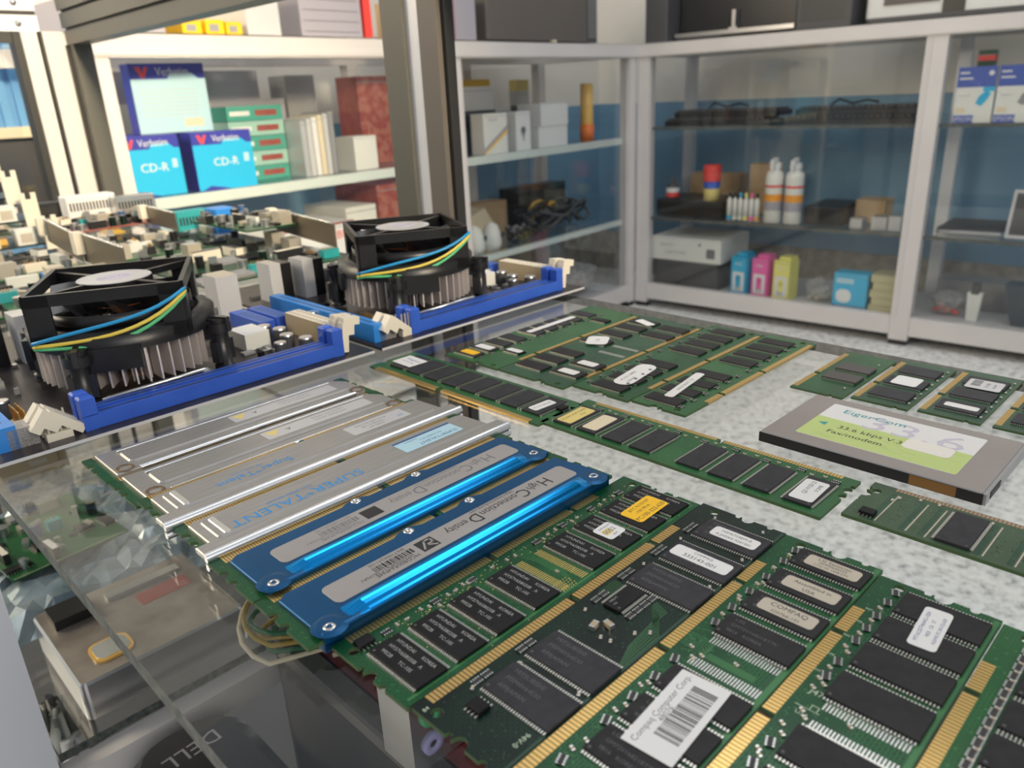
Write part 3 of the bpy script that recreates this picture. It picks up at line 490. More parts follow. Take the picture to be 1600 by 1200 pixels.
# behind the showcase end
t = thing('shutter_reflection_panel', 'blue ribbed panel standing in for a shutter reflected in the showcase end window', 'shutter', PL(2.25, .505, FZ+.002), RL)  # panel added on the wall to imitate a reflection in the end window
G['shb'] = mat('reflection_blue', (.14, .36, .66), .4); mb = MB(1); mb.box(-.4, .37, 0, .02, .84, 1.06, 'shb')
for i in range(22): mb.box(-.39+i*.035, -.372+i*.035, -.012, 0, .84, 1.06, 'shb')
mb.box(-.4, .37, -.03, 0, .815, .84, 'cream'); mb.box(-.4, .37, 0, .02, 0, .815, 'dk'); mb.build('ribbed_panel', t)
for i, (a, h, lab) in enumerate(((2.55, .45, 'dark box low behind the showcase end, nearer the cabinet'), (2.95, .36, 'dark box low behind the showcase end, farther left'))): carton('L', 'dark_crate', lab, 'crate', a-.18, a+.18, FZ+.0005, FZ+h, .1, .4, 'dk')
# ---------------------------------------------------------------- memory modules on the glass shelf
CHIPS = {}
def chip(kind, text=(), w=22.2, b=10.2, pins=27, body='chip', bright='pin', h=1.1, legs='long', tcol='chipt', reach=1.05):
    key = (kind, tuple(text), w, b, pins, body, h, legs, tcol)
    if key in CHIPS: return CHIPS[key]
    m = MB(); m.rbox(-w/2, w/2, -b/2, b/2, .4, .15, h, body, .15, n=2)
    if legs == 'long':
        p = (w-1.2)/(pins-1)
        for i in range(pins):
            x = -w/2+.6+i*p; q = p*.27
            for sy in (-1, 1):
                y0, y1 = sorted((sy*b/2, sy*(b/2+reach*.45))); m.box(x-q, x+q, y0, y1, h*.35, h*.55, bright)
                y0, y1 = sorted((sy*(b/2+reach*.4), sy*(b/2+reach))); m.box(x-q, x+q, y0, y1, .02, h*.5 if y0 else h*.5, bright)
    if legs == 'J':
        p = (w-2)/(pins-1)
        for i in range(pins):
            x = -w/2+1+i*p
            for sy in (-1, 1): y0, y1 = sorted((sy*(b/2-.2), sy*(b/2+.45))); m.box(x-.35, x+.35, y0, y1, 0, h*.55, bright)
    m.cyl(-w/2+1.2, -b/2+1.2, h, h+.02, .45, 'dk', 10)
    sz = b*.17
    n = len(text)
    for i, l in enumerate(text): m.text(l, sz, -w*.38, b*(.30-.26*i), h+.02, tcol, al='l')
    CHIPS[key] = m.mesh(kind); return CHIPS[key]
resarr = MB().box(-1.6, 1.6, -.75, .75, 0, .5, 'res')
for i in range(4):
    for sy in (-1, 1): resarr.box(-1.45+i*.8, -1.0+i*.8, *sorted((sy*.6, sy*1.1)), 0, .55, 'tin')
RES = resarr.mesh('resistor_array')
CAP = MB().box(-.35, .35, -.4, .4, 0, .6, 'cap').box(-.8, -.35, -.42, .42, 0, .62, 'tin').box(.35, .8, -.42, .42, 0, .62, 'tin').mesh('capacitor')
CAPB = MB().box(-1, 1, -.9, .9, 0, 1.3, 'cap').box(-1.6, -1, -.9, .9, 0, 1.3, 'tin').box(1, 1.6, -.9, .9, 0, 1.3, 'tin').mesh('capacitor')
def soic():
    m = MB(); m.rbox(-2.5, 2.5, -1.95, 1.95, .2, .2, 1.5, 'chip', .15, n=2)
    for i in range(4):
        for sy in (-1, 1): m.box(-2.1+i*1.27, -1.7+i*1.27, *sorted((sy*1.95, sy*3)), 0, .5, 'pin')
    return m.mesh('memory_chip')
SOIC = soic()
class Mod:
    """one memory module; everything is given in showcase millimetres (s, t) and stored in the module's own frame"""
    def __init__(q, label, s0, s1, t0, t1, gold, pcb, z=.35, th=1.25, group='memory modules on the glass shelf', name='memory_module', yaw=0, cat='memory module'):
        q.cs, q.ct = (s0+s1)/2, (t0+t1)/2; q.phi = {'+t': 0, '-t': PI, '+s': -PI/2, '-s': PI/2}[gold]
        q.yaw = math.radians(yaw); q.root = thing(name, label, cat, P(q.cs, q.ct, z), A+q.phi+q.yaw, group)
        q.L, q.W = (s1-s0, t1-t0) if gold[1] == 't' else (t1-t0, s1-s0); q.z = th; q.pcb = pcb
    def loc(q, s, t):
        x, y = s-q.cs, t-q.ct; c, k = math.cos(-q.phi), math.sin(-q.phi); return x*c-y*k, x*k+y*c
    def board(q, sides=((17.8, 2.0),), holes=True, keys=(), cut=None, top=None):
        L, Wd = q.L/2, q.W/2; out = []
        def side(sgn):
            pts = [(sgn*L, -Wd)]
            for off, r in sorted(sides, key=lambda a: -a[0]):
                y = Wd-off
                for i in range(7): a = -PI/2+PI*i/6; pts.append((sgn*(L-r*math.cos(a)*1.25), y+r*math.sin(a)*1.15))
                if r == 2.0 or r == 2.2: pts += [(sgn*L, y+r*1.3), (sgn*(L-1.3), y+r*1.5), (sgn*(L-1.3), y+r*2.2), (sgn*L, y+r*2.4)] if q.W > 29 else []
            pts.append((sgn*L, Wd)); return pts
        right = side(1); left = side(-1)
        topp = [right[-1]]
        for kx in sorted(keys, reverse=True): topp += [(kx+.9, Wd), (kx+.9, Wd-3), (kx+.5, Wd-3.6), (kx-.5, Wd-3.6), (kx-.9, Wd-3), (kx-.9, Wd)]
        out = right[:-1]+topp+left[::-1]
        hs = [circ(sx*(L-3.2), Wd-(6.5 if q.W > 28 else 4.5), 1.7, 12) for sx in (-1, 1)] if holes else []
        m = MB(); m.prism(out, 0, q.z, q.pcb, 0, hs, side='edge'); m.build('circuit_board', q.root); q.out = out
        q.trace = MB(); return q
    def gold(q, groups, pitch=1.27, w=.98, ln=3.4, m='gold'):
        """groups: (x_start, count) in own frame"""
        g = MB(); Wd = q.W/2
        for x0, n in groups:
            for i in range(n): g.box(x0+i*pitch, x0+i*pitch+w, Wd-ln, Wd-.15, q.z, q.z+.06, m); g.box(x0+i*pitch, x0+i*pitch+w, Wd-.16, Wd+.04, .1, q.z+.06, m)
        g.build('gold_contacts', q.root); return q
    def put(q, me, name, s, t, rot=0, dz=0, label=None):
        x, y = q.loc(s, t); return inst(me, name, q.root, (x/1000, y/1000, (q.z+dz)/1000), math.radians(rot)-q.phi, label)
    def sticker(q, s, t, w, h, col, rot=0, dz=1.16, texts=(), r=1.2, bars=None, label=None, tc='blk', extra=None, name='sticker'):
        m = MB(); m.rbox(-w/2, w/2, -h/2, h/2, r, 0, .07, col, n=3)
        for tx, size, x, y in texts: m.text(tx, size, x, y, .085, tc)
        if bars:
            random.seed(7); x, x1, y0, y1 = bars
            while x < x1: ww = random.choice((.18, .3, .5)); m.box(x, x+ww, y0, y1, .075, .085, 'blk'); x += ww+random.choice((.2, .3, .45))
        if extra: extra(m)
        x, y = q.loc(s, t); return m.build(name, q.root, (x/1000, y/1000, (q.z+dz)/1000), math.radians(rot)-q.phi, label)
    def tr(q, mb_fn, name='printed_tracks'):
        m = MB(); m.T = Matrix.Rotation(-q.phi, 4, 'Z') @ Matrix.Translation((-q.cs, -q.ct, q.z)); mb_fn(m); m.build(name, q.root); return q
def line(m, pts, w, c, z=.03):
    for (x0, y0), (x1, y1) in zip(pts, pts[1:]):
        d = Vector((x1-x0, y1-y0)); l = d.length or 1; n = Vector((-d.y, d.x))/l*w/2; e = d/l*w*.3
        m.add([(x0-n.x-e.x, y0-n.y-e.y, z), (x1-n.x+e.x, y1-n.y+e.y, z), (x1+n.x+e.x, y1+n.y+e.y, z), (x0+n.x-e.x, y0+n.y-e.y, z)], [(0, 1, 2, 3)], c)
def vias(m, s0, s1, t0, t1, n, c, r=.22, seed=0):
    random.seed(seed)
    for i in range(n): x, y = random.uniform(s0, s1), random.uniform(t0, t1); m.prism(circ(x, y, r, 6), 0, .035, c)
SD = lambda L, flip=1: [(-L/2+4.5, 43), (-L/2+4.5+43*1.27+2.2, 30), (-L/2+4.5+73*1.27+4.4+.0, 10)]
def sdkeys(L): a = -L/2+4.5; return [a+43*1.27+.95, a+73*1.27+2.2+.95]
# M1 green module with eight printed chips
q = Mod('green memory module with eight printed black chips and a yellow sticker, beside the blue modules', 84, 217.3, 130.3, 164.7, '+t', 'pcb'); L = 133.3
q.board(sides=((17.8, 2.0), (24, 1.0)), keys=sdkeys(L)).gold(SD(L))
hy = chip('memory_chip', ('HYUNDAI      KOREA', 'HY57V658020B   A', '9952B      TC-10S'), w=21.6, b=10.4)
for s in (94.5, 108.8, 123.5, 139, 165.5, 180.2, 194.6, 208.6): q.put(hy, 'memory_chip', s, 143.5, -90)
for i, s in enumerate((98, 105.5, 116.5, 124, 131, 140, 160, 166, 174, 181, 189, 197, 205)):
    q.put(RES if i % 2 == 0 else CAP, 'resistor_array' if i % 2 == 0 else 'capacitor', s, 157.6+(i % 3)*.3, 0)
for s, t in ((102, 158), (111, 158.4), (113.5, 157.4), (121, 157.7), (127.5, 158.2), (129, 157.6), (146, 157.5), (149.5, 157.2), (152, 141), (163, 157), (170, 158), (178, 157.4), (193.5, 157.2), (201.5, 157.5), (116, 155.6)): q.put(CAP, 'capacitor', s, t, 90)
q.put(SOIC, 'memory_chip', 91, 158.5, 0)
def f(m):
    for s in (147.6, 156.4):
        for i in range(26): m.box(s-1.6 if s < 150 else s-1.6, s+1.6, 133.3+i*.8, 133.7+i*.8, 0, .04, 'goldpad')
    for k in range(6): line(m, [(150.5+k*.9, 160-k*.3), (150.5+k*.9, 155-k*.5), (152+k*.5, 151), (152+k*.5, 135+k)], .25, 'green')
    for r in range(6):
        for c in range(5): m.prism(circ(146+r*1.1+(c % 2)*.5, 132.8+c*1.1, .27, 6), 0, .04, 'goldpad')
    line(m, [(86, 132.2), (215, 132.2)], .9, 'green')
    vias(m, 88, 214, 154.2, 160.3, 150, 'goldpad', .26, 3); vias(m, 86, 216, 131.2, 156, 90, 'goldpad', .2, 4)
q.tr(f)
q.sticker(200.4, 142.6, 17.5, 9.5, 'yel', 2, texts=(('PC100-322-620', 2.6, 0, -2.6), ('BTC N155107', 2.0, .5, 2.8), ('-103 IM-A', 2.0, -.5, .4)), label='yellow sticker')
q.sticker(180.6, 142.9, 8.5, 8.5, 'white', 92-90, texts=(('0002', 2.9, 0, 0), ('INFINEON', 1.3, .6, 2.6), ('MEM', 1.2, 0, -2.7)), tc='navy', label='white and navy sticker', extra=lambda m: m.box(-3, 1.2, -1.6, 1.5, .072, .078, 'gyel'))
# M2 dark module
q = Mod('dark green-black memory module with large grey chips and a 333143-001 sticker', 85, 219, 98.2, 130.0, '+t', 'pcbd')
q.board(sides=((17.8, 2.0), (26, 1.0)), keys=sdkeys(134)).gold(SD(134))
big = chip('memory_chip', ('      MITSUBISHI', '    M5M4V64S30', '     A99JAPAN'), w=23, b=12.2, pins=27, body='chipg', tcol='chiptd')
for s, t in ((107.4, 110), (124, 110.3), (168.5, 110), (185.5, 110), (204, 110)): q.put(big, 'memory_chip', s, t, -90)
drv = chip('memory_chip', ('74ALVC', ' 162'), w=12.5, b=6.2, pins=24, body='chip', reach=1.1)
q.put(drv, 'memory_chip', 154.5, 116.5, 0)
q.put(SOIC, 'memory_chip', 96, 117, 90); q.put(CAPB, 'capacitor', 139, 115.4, 10); q.put(CAPB, 'capacitor', 142, 112.5, 80)
for i in range(4): q.put(RES, 'resistor_array', 149.5+i*3.5, 110.6, 0)
for i in range(2): q.put(RES, 'resistor_array', 149+i*3.6, 122.8, 0)
for s in (102, 105.5, 118.5, 122, 163.5, 167, 181, 184.5, 199.5, 203): q.put(RES, 'resistor_array', s, 124, 0, label=None)
for s, t in ((99.5, 123), (114, 120), (116, 101.5), (144, 105), (147, 102), (136.5, 111), (137, 108), (173, 123), (176, 101), (195, 101), (193, 122.5), (212, 121), (214, 104), (143, 122)): q.put(CAP, 'capacitor', s, t, 30)
def f(m):
    for k in range(12): line(m, [(128+k*1.0, 99.6+k*.35), (148+k*.7, 99.6+k*.5), (151+k*.6, 104+k*.45), (158+k*.2, 104+k*.45)], .22, 'dgreen' if k % 2 else 'green')
    for k in range(9): line(m, [(153+k*.9, 125), (153+k*.9, 121), (156+k*.7, 118)], .22, 'green')
    for k in range(10): line(m, [(100+k*2.2, 122), (101+k*2.2, 119.5)], .2, 'dgreen')
    vias(m, 88, 216, 100, 125, 150, 'dgreen', .25, 9); m.text('94V-0', 2.2, 96, 102, .04, 'ink', 180); m.text('BCM', 2.2, 104, 100.3, .04, 'ink', 180); m.text('84', 1.8, 87, 126.5, .04, 'ink', 0)
    line(m, [(86, 99), (218, 99)], .7, 'dgreen')
q.tr(f)
q.sticker(204, 108.8, 16.5, 6, 'white', -90, texts=(('H0M6723BFP-8', 1.7, 0, 1.2), ('A JAPAN 9241501', 1.7, 0, -1.3)), label='white sticker')
q.sticker(186, 110.4, 20.5, 6.2, 'white', -90, texts=(('COMPAQ', 1.6, 0, 1.7), ('333143-001', 2.5, 0, -1)), label='white sticker')
# M3
q = Mod('green memory module carrying a large white barcode sticker and three small tan stickers', 84.5, 218.6, 66.6, 97.9, '+t', 'pcb')
q.board(sides=((17.8, 2.2), (26, 1.0)), keys=sdkeys(134)).gold(SD(134))
lg_ = chip('memory_chip', ('LGS', 'GM72V16821BT7K', '9816   KOREA'), w=22.2, b=10.2, body='chipm', tcol='chiptd', pins=25)
for s in (108.5, 122, 136, 164, 178.5, 193.3, 208.3): q.put(lg_, 'memory_chip', s, 78.6, -90)
for s in (98, 114, 124.5, 134, 143, 163, 172, 182, 192, 203, 211): q.put(RES, 'resistor_array', s, 91.2, 20)
for s, t in ((102, 91.5), (106, 90.6), (118, 91.5), (121, 90.5), (129, 92), (131, 91), (146.5, 88), (148.5, 86.4), (150, 90.5), (151.5, 78), (167.5, 91.5), (176.5, 91.4), (178, 92.2), (187, 91.3), (188.5, 90.2), (198, 91.6), (207.5, 91.2)): q.put(CAP, 'capacitor', s, t, 70)
def f(m):
    for s in (145.8, 156.6):
        for i in range(24): m.box(s-1.7, s+1.7, 68.6+i*.84, 69.0+i*.84, 0, .05, 'tin')
    for k in range(7): line(m, [(150+k*.9, 94), (150+k*.9, 89-k*.4), (148.8+k*.35, 86), (148.8+k*.35, 72)], .26, 'green')
    for k in range(20): line(m, [(100+k*5.3, 92.5), (101+k*5.3, 90)], .22, 'green')
    line(m, [(86, 67.7), (217.5, 67.7)], 1.6, 'green'); line(m, [(86, 69.2), (217.5, 69.2)], .35, 'dgreen'); vias(m, 90, 216, 86, 94, 100, 'green', .25, 2)
q.tr(f)
q.sticker(126, 79, 29, 13.6, 'white', 4, r=.3, dz=1.3, texts=(('Compaq Computer Corp.', 2.5, 0, 4.3), ('48076', 2.3, -1.5, 2.4)), bars=(-8.5, 10.5, -5.0, 1.6), tc='txtg', label='white barcode sticker')
for s, tx in ((208.2, (('LG Semicon', 2.1, 0, 1.7), ('GMM2645233', 1.5, 0, 0), ('CTG-7K 1998 PTS', 1.4, 0, -1.7))), (193.4, (('Assembled in', 2.1, 0, 1.2), ('USA', 2.1, 0, -1.5))), (178.8, (('COMPAQ', 2.6, 0, 1.2), ('320766-101', 1.8, 0, -1.7)))): q.sticker(s, 77.8, 16.6, 6, 'tan', -90, texts=tx, label='tan sticker')
# M4
q = Mod('green memory module printed J47 with a white sticker across two chips near the right edge', 81.8, 215.6, 33.4, 66.2, '+t', 'pcb')
q.board(sides=((17.8, 2.2), (26, 1.2)), keys=sdkeys(134)).gold(SD(134))
pl = chip('memory_chip', (), w=22.2, b=11.6, body='chipm', pins=25)
for s in (121, 137.3, 161.4, 176.4, 190.6, 205): q.put(pl, 'memory_chip', s, 45.8, -90)
for s in (118, 126, 134, 163, 170, 181, 188, 195, 203, 209): q.put(RES, 'resistor_array', s, 59.4, 20)
for s, t in ((121.5, 60), (129, 59.4), (130.5, 60.4), (138, 58.5), (141, 60), (146, 57), (148, 58.5), (150.5, 48), (157, 60), (159.5, 58.4), (161, 60.2), (166.5, 60), (175, 59), (177, 60.4), (184.5, 59.8), (192, 59.6), (199, 60)): q.put(CAP, 'capacitor', s, t, 60)
def f(m):
    for s in (145.5, 153.2):
        for i in range(23): m.box(s-1.5, s+1.5, 35.6+i*.88, 36.05+i*.88, 0, .05, 'tin')
    line(m, [(149.5, 61), (149.5, 55)], .2, 'ink'); line(m, [(149.5, 57.5), (151.5, 57.5), (151.5, 55.8), (149.5, 55.8)], .2, 'ink')
    m.text('J47', 2.8, 156, 58.6, .04, 'ink', -90); m.text('USA', 1.8, 147.2, 58.2, .04, 'ink', -90)
    for i, s in enumerate((164, 172, 182, 190, 197)): m.text('R%02d' % (i+3), 1.2, s, 62.2, .04, 'ink', -90)
    for k in range(6): line(m, [(156+k, 57), (152+k*.7, 53), (152+k*.7, 47)], .22, 'green')
    line(m, [(83, 34.4), (214, 34.4)], 1.4, 'green'); vias(m, 90, 213, 55, 62, 110, 'green', .25, 6)
q.tr(f)
q.sticker(197.8, 46.3, 19.5, 7.2, 'white', 4, texts=(('MT16LSDT464AG-10E4', 1.5, 0, 2.1), ('9820   CB   ST', 1.4, 0, 0), ('ASSHHS PC100-322-620', 1.3, 0, -2.1)), label='white sticker', tc='navy')
# M5
q = Mod('green memory module cut by the right edge with a long row of small resistors', 80.8, 214.4, .8, 32.9, '+t', 'pcbg')
q.board(sides=((17.8, 2.2),), keys=sdkeys(133.6)).gold(SD(133.6))
for s in (150, 164, 178, 192, 206): q.put(pl, 'memory_chip', s, 12.5, -90)
for i in range(18): q.put(RES, 'resistor_array', 140+i*4.1, 25.3, 0)
for i in range(17): q.put(CAP, 'capacitor', 142.1+i*4.1, 25, 90)
# blue fully buffered modules
def fb(label, t0, text_dir, mirror, z=3.0, s0=77.6):
    q = Mod(label, s0, s0+133.35, t0, t0+30.7, '+t', 'pcb', z=z, th=1.2, group='modules with blue heat spreaders'); q.board(sides=((10, 1.9), (17, 1.6)), keys=(2.6,), holes=False); q.gold([(-62.5, 64), (5.5, 56)], pitch=1.0, w=.72, ln=4.4)
    m = MB(); out = [(-62, -16), (64, -16), (64, -3)] + [(62, 10.4), (60, 10.8), (22, 10.8), (19, 12.4), (13, 12.4), (10, 10.8), (-6, 10.8), (-9, 12.4), (-15, 12.4), (-18, 10.8), (-59, 10.8), (-62, 8.8)]
    m.prism(out, 1.3, 2.6, 'blue', .25)
    m.exx([(-15.9, -2.6), (-15.9, 2.4), (-14.6, 2.9), (-14, 2.9), (-14, -2.6)], -62, 64, 'blue'); m.build('heat_spreader', q.root, label='blue anodised heat spreader')
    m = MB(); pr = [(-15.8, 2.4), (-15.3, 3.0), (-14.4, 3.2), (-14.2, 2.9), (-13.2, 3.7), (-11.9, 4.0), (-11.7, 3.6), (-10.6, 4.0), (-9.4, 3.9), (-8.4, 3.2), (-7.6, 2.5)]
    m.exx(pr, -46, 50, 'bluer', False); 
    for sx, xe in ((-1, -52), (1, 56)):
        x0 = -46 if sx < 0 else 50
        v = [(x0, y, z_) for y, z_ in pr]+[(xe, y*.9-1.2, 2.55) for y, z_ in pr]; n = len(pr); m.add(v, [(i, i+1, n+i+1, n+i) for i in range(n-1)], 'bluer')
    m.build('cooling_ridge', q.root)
    m = MB(); m.exx([(-15.9, -2.9), (-15.9, -.1), (-12, -.1), (-12, -2.9)], -62, 64, 'blue'); m.build('back_heat_spreader', q.root)
    rv = MB().lathe(0, 0, [(1.9, 0), (1.9, .35), (1.0, .55), (.9, .1), (0, .1)], 'rivet', 14).mesh('rivet')
    for x, y in ((-58.5, -13.4), (59.5, -12), (-12, 10.4), (16, 10.4)): inst(rv, 'rivet', q.root, (x/1000, y/1000, .0026))
    for x in (-58, 58.5): MB().cyl(x, -12.6, 2.5, 2.95, 5.5, 'blue', 20, 3.5).build('raised_boss', q.root)
    m = MB(); m.rbox(-51, 57.5, -6.4, 4.2, 2.2, 0, .25, 'plate', .1)
    bk = 'blk' if not mirror else 'txtg'
    [m.text(w_, z_, x_, y_, .27, bk, 180, al='l', wide=wd_) for w_, z_, x_, y_, wd_ in (('H', 8, 46, -1.2, .9), ('igh', 5.2, 40.6, -.6, .9), ('C', 8, 34.8, -1.2, .9), ('onnection', 5.2, 29.6, -.6, .85), ('D', 8, 10.8, -1.2, .9), ('ensity', 5.2, 5.4, -.6, .8))]; m.text('http://www.hcdcorp.com', 2.1, 20, 2.9, .27, bk, 180)
    m.box(-16.6, -9.6, -4.2, 2.2, .25, .27, 'blk')
    if not mirror: line(m, [(-15.5, -3), (-13, 1.2), (-10.6, 1.2), (-10.6, -1), (-13.5, -1.2), (-10.5, -3.4)], .7, 'plate', .28)
    random.seed(4); x = -34
    while x < -19: w = random.choice((.3, .5, .8)); m.box(x, x+w, -1.6, 1.2, .25, .27, bk); x += w+random.choice((.3, .45))
    m.text('HCD800R64N4E', 2.4, -27, -3.9, .27, bk, 180); m.text('HCD0064FA1C3A1NA1', 2.0, -30, -2.4, .27, bk, 180); m.text('SN:T1000291105', 2.0, -27, 2.6, .27, bk, 180)
    m.build('name_plate', q.root, (0, 0, .00262), label='silver grey name plate with dark print'); return q
fb('blue metal-cased memory module in front of the other blue one, print sharp and black', 165.4, 0, False)
fb('blue metal-cased memory module between the silver ones and the front blue one', 196.9, 0, True)
# silver fully buffered modules
def fs(label, t0, style, s0=78.5):
    q = Mod(label, s0, s0+133.35, t0, t0+30.7, '+t', 'pcb', z=3.2 if style > 1 else .6, th=1.2, group='modules with silver heat spreaders'); q.board(sides=((10, 1.9), (17, 1.6)), keys=(2.6,), holes=False)
    if style > 1:
        q.gold([(-62.5, 64), (5.5, 56)], pitch=1.0, w=.72, ln=4.4)
        m = MB(); m.prism([(-68, -14.2), (72, -14.2), (72, -8), (66, -8), (65, 8.6), (62, 10), (-61, 10), (-63.5, 8.8), (-63.5, -7.5), (-68, -7.5)], 1.3, 3.2, 'alu', .4)
        m.prism(rrect(-60, 63, -8.5, 8.0, 2), 3.2, 3.7, 'alu', .5)
        m.build('heat_spreader', q.root, label='brushed silver heat spreader')
        m = MB(); m.exx([(-13.2, 3.1), (-14, 3.7), (-15.2, 3.8), (-16.2, 3.2), (-16.7, 2.0), (-16.4, .9), (-15.6, .5), (-14.2, .6)], -68, 72, 'chrome', True); m.exx([(-14.2, -.1), (-15.4, 0), (-16.4, -.3), (-16.7, -1.3), (-16.2, -2.5), (-14.2, -2.7)], -68, 72, 'chrome', True); m.box(-67.5, 71.5, -15.8, -14.2, -.1, .7, 'dk'); m.build('folded_rim', q.root, label='polished folded rim')
        m = MB(); m.prism(rrect(-64, 68, -14.2, 8, 2), -2.8, -.05, 'alu'); m.build('back_heat_spreader', q.root)
        zt = 3.72
        def bump(x, y0, y1): m2 = MB(); m2.rbox(x-1.3, x+1.3, y0, y1, 1.2, 0, .5, 'aluend', .3); m2.build('pressed_rib', q.root, (0, 0, .0036))
        bump(-56, -8, 7)
        if style == 3:
            m = MB(); m.text('SUPER*TALENT', 7.2, -26, -4.2, 0, 'txtb', 180, wide=1.12); m.text('HIGH SPEED MEMORY', 2.0, -28, .8, 0, 'txtb', 180); m.build('printed_lettering', q.root, (0, 0, .00375))
            m = MB(); m.rbox(23, 54, -5.5, 5.6, .6, 0, .08, 'labb'); m.box(23, 54, 4.2, 5.6, .08, .09, 'navy')
            m.text('SUPER*TALENT', 3.0, 42, -2.8, .1, 'navy', 180); m.text('PC2-5300F ECC', 1.8, 40, .6, .1, 'navy', 180); m.text('T667FB1G', 1.6, 31, 2.6, .1, 'navy', 180); m.build('sticker', q.root, (0, 0, .00375), label='pale blue sticker')
        else:
            m = MB(); m.text('Super*Talent', 6.2, -26, -2.8, 0, 'txtb', 180); m.text('High speed memory', 1.7, -28, 1.6, 0, 'txtb', 180); m.build('printed_lettering', q.root, (0, 0, .00375))
            m = MB(); m.rbox(20, 51, -5.0, 5.4, .6, 0, .08, 'silverlab')
            for i, tx in enumerate(('PC2-5300F ECC REG', 'T667FB1G 1GB', 'DDR2-667')): m.text(tx, 1.9, 33, 2.8-i*2.6, .1, 'txtg', 180)
            m.text('ST', 3, 47, -1, .1, 'txtb', 180); m.build('sticker', q.root, (0, 0, .00375), label='silver grey sticker')
    else:
        q.gold([(-62.5, 64), (5.5, 56)], pitch=1.0, w=.72, ln=3.2)
        m = MB(); m.prism([(-62, -15.5), (61, -15.5), (63, -13), (63, 4), (57, 12), (-62, 12)], 1.3, 3.0, 'alu', .4); m.build('heat_spreader', q.root, label='plain silver heat spreader')
        m = MB(); m.prism(rrect(-54, 58, -8.4, 6.8, 3), 3.0, 3.9, 'alu', .7); m.build('raised_panel', q.root)
        m = MB(); m.exx([(-15.5, 1.2), (-15.5, 2.9), (-14.6, 3.5), (-13.2, 3.3), (-12.8, 3.0), (-12.8, 1.2)], -52, 56, 'chrome', True); m.exx([(7.2, 3.2), (7.3, 3.95), (7.9, 3.95), (8, 3.2)], -54, 54, 'chrome', True); m.build('folded_rim', q.root, label='polished folded rim')
        rv = MB().lathe(0, 0, [(4, -.05), (3.4, .5), (2.6, .2), (2.2, -.2), (0, -.2)], 'hole', 14); 
        for x, y in ((-57.5, -11.6), (59, -11.6)): rv.build('rivet', q.root, (x/1000, y/1000, .0031))
        m = MB(); m.rbox(-4, 52, -4.8, 4.6, .8, 0, .06, 'silverlab'); m.prism([(0, -3), (4.5, 3.4), (-2.6, 3.4)], .06, .1, 'gyel'); m.text('A', 3.6, 8, 0, .1, 'blk', 180); m.text('CAUTION  HOT SURFACE', 1.5, 30, 2, .1, 'txtg', 180); m.text('M395T2953EZ4  1GB 2Rx4', 1.5, 30, -1, .1, 'txtg', 180); m.build('sticker', q.root, (0, 0, .00391), label='silver caution sticker with a yellow triangle')
        for x in range(8): inst(CAP, 'capacitor', q.root, ((20+x*4)/1000, .0141, .0012), PI/2)
    return q
fs('silver memory module lettered in bold blue capitals, next to the blue modules', 228.8, 3, 79)
fs('silver memory module with faded blue script lettering, behind the one in bold capitals', 259.9, 2, 78)
fs('plain silver memory module with a yellow triangle sticker, between the script one and the rearmost', 291, 1, 77.5)
fs('plain silver memory module at the rear of the row, nearest the motherboards', 322, 1, 77)
# rear group of four tall green modules
q = Mod('tall green memory module with yellow and white stickers, leftmost of the rear group', 274, 407.3, 295, 338, '-t', 'pcbg', group='green modules of the rear group'); q.board(sides=((17.8, 2.0),), keys=sdkeys(133.3)).gold(SD(133.3), ln=2.6)
dq = chip('memory_chip', (), w=19, b=9, pins=22, body='chipm'); dj = chip('memory_chip', (), w=17, b=8.4, pins=20, body='chipg')
for s in (283, 295, 307, 319, 336, 348, 360, 372, 386): q.put(dj, 'memory_chip', s, 327.5, -90)
for s in (301, 381): q.put(drv, 'memory_chip', s, 308, -90)
q.sticker(283, 327, 12, 6, 'yel', -90, label='yellow sticker'); q.sticker(295, 327, 13, 6, 'white', -90, label='white sticker'); q.sticker(301, 308, 11, 4.5, 'white', -90); q.sticker(354, 327, 44, 4.5, 'white', 0, label='long white sticker')
for i in range(14): q.put(RES, 'resistor_array', 282+i*8.5, 316.5, 0)
q = Mod('tall green memory module with an irregular white sticker, second of the rear group', 274.5, 407.8, 247, 294, '-t', 'pcbm', group='green modules of the rear group'); q.board(sides=((17.8, 2.0),), keys=sdkeys(133.3)).gold(SD(133.3), ln=2.6)
for s in (290, 304, 318, 345, 363, 379, 393): q.put(dq, 'memory_chip', s, 282, -90)
for s in (293, 309, 375, 391): q.put(dq, 'memory_chip', s, 259, -90)
q.sticker(345, 281.5, 16, 13, 'white', 30, r=3, label='irregular white sticker', texts=(('1-22', 3, 0, 0),)); q.sticker(293, 259, 12, 6, 'white', -90); q.sticker(309, 259, 12, 6, 'white', -90); q.sticker(392, 281, 15, 6, 'white', 70, label='white sticker')
def f(m):
    for s in (332, 345):
        for i in range(20): m.box(s-1.5, s+1.5, 252+i*.9, 252.5+i*.9, 0, .05, 'tin')
q.tr(f)
q = Mod('green memory module with a large white dotted sticker, third of the rear group', 281, 415, 211, 246, '-t', 'pcb', group='green modules of the rear group'); q.board(sides=((17.8, 2.0),), keys=sdkeys(134)).gold(SD(134), ln=2.6)
for s in (291, 305, 319, 333, 362, 376, 390, 404): q.put(dq, 'memory_chip', s, 229, -90)
q.sticker(311, 228.5, 34, 11, 'white', 8, r=5, label='large white dotted sticker', texts=(('PC133 128MB', 2.6, -4, 2), ('SDRAM', 2.4, -8, -2)), extra=lambda m: [m.prism(circ(-14+i*8, -3.4, 1, 8), .07, .09, 'blk') for i in range(4)])
for i in range(12): q.put(RES, 'resistor_array', 290+i*10.5, 242, 0)
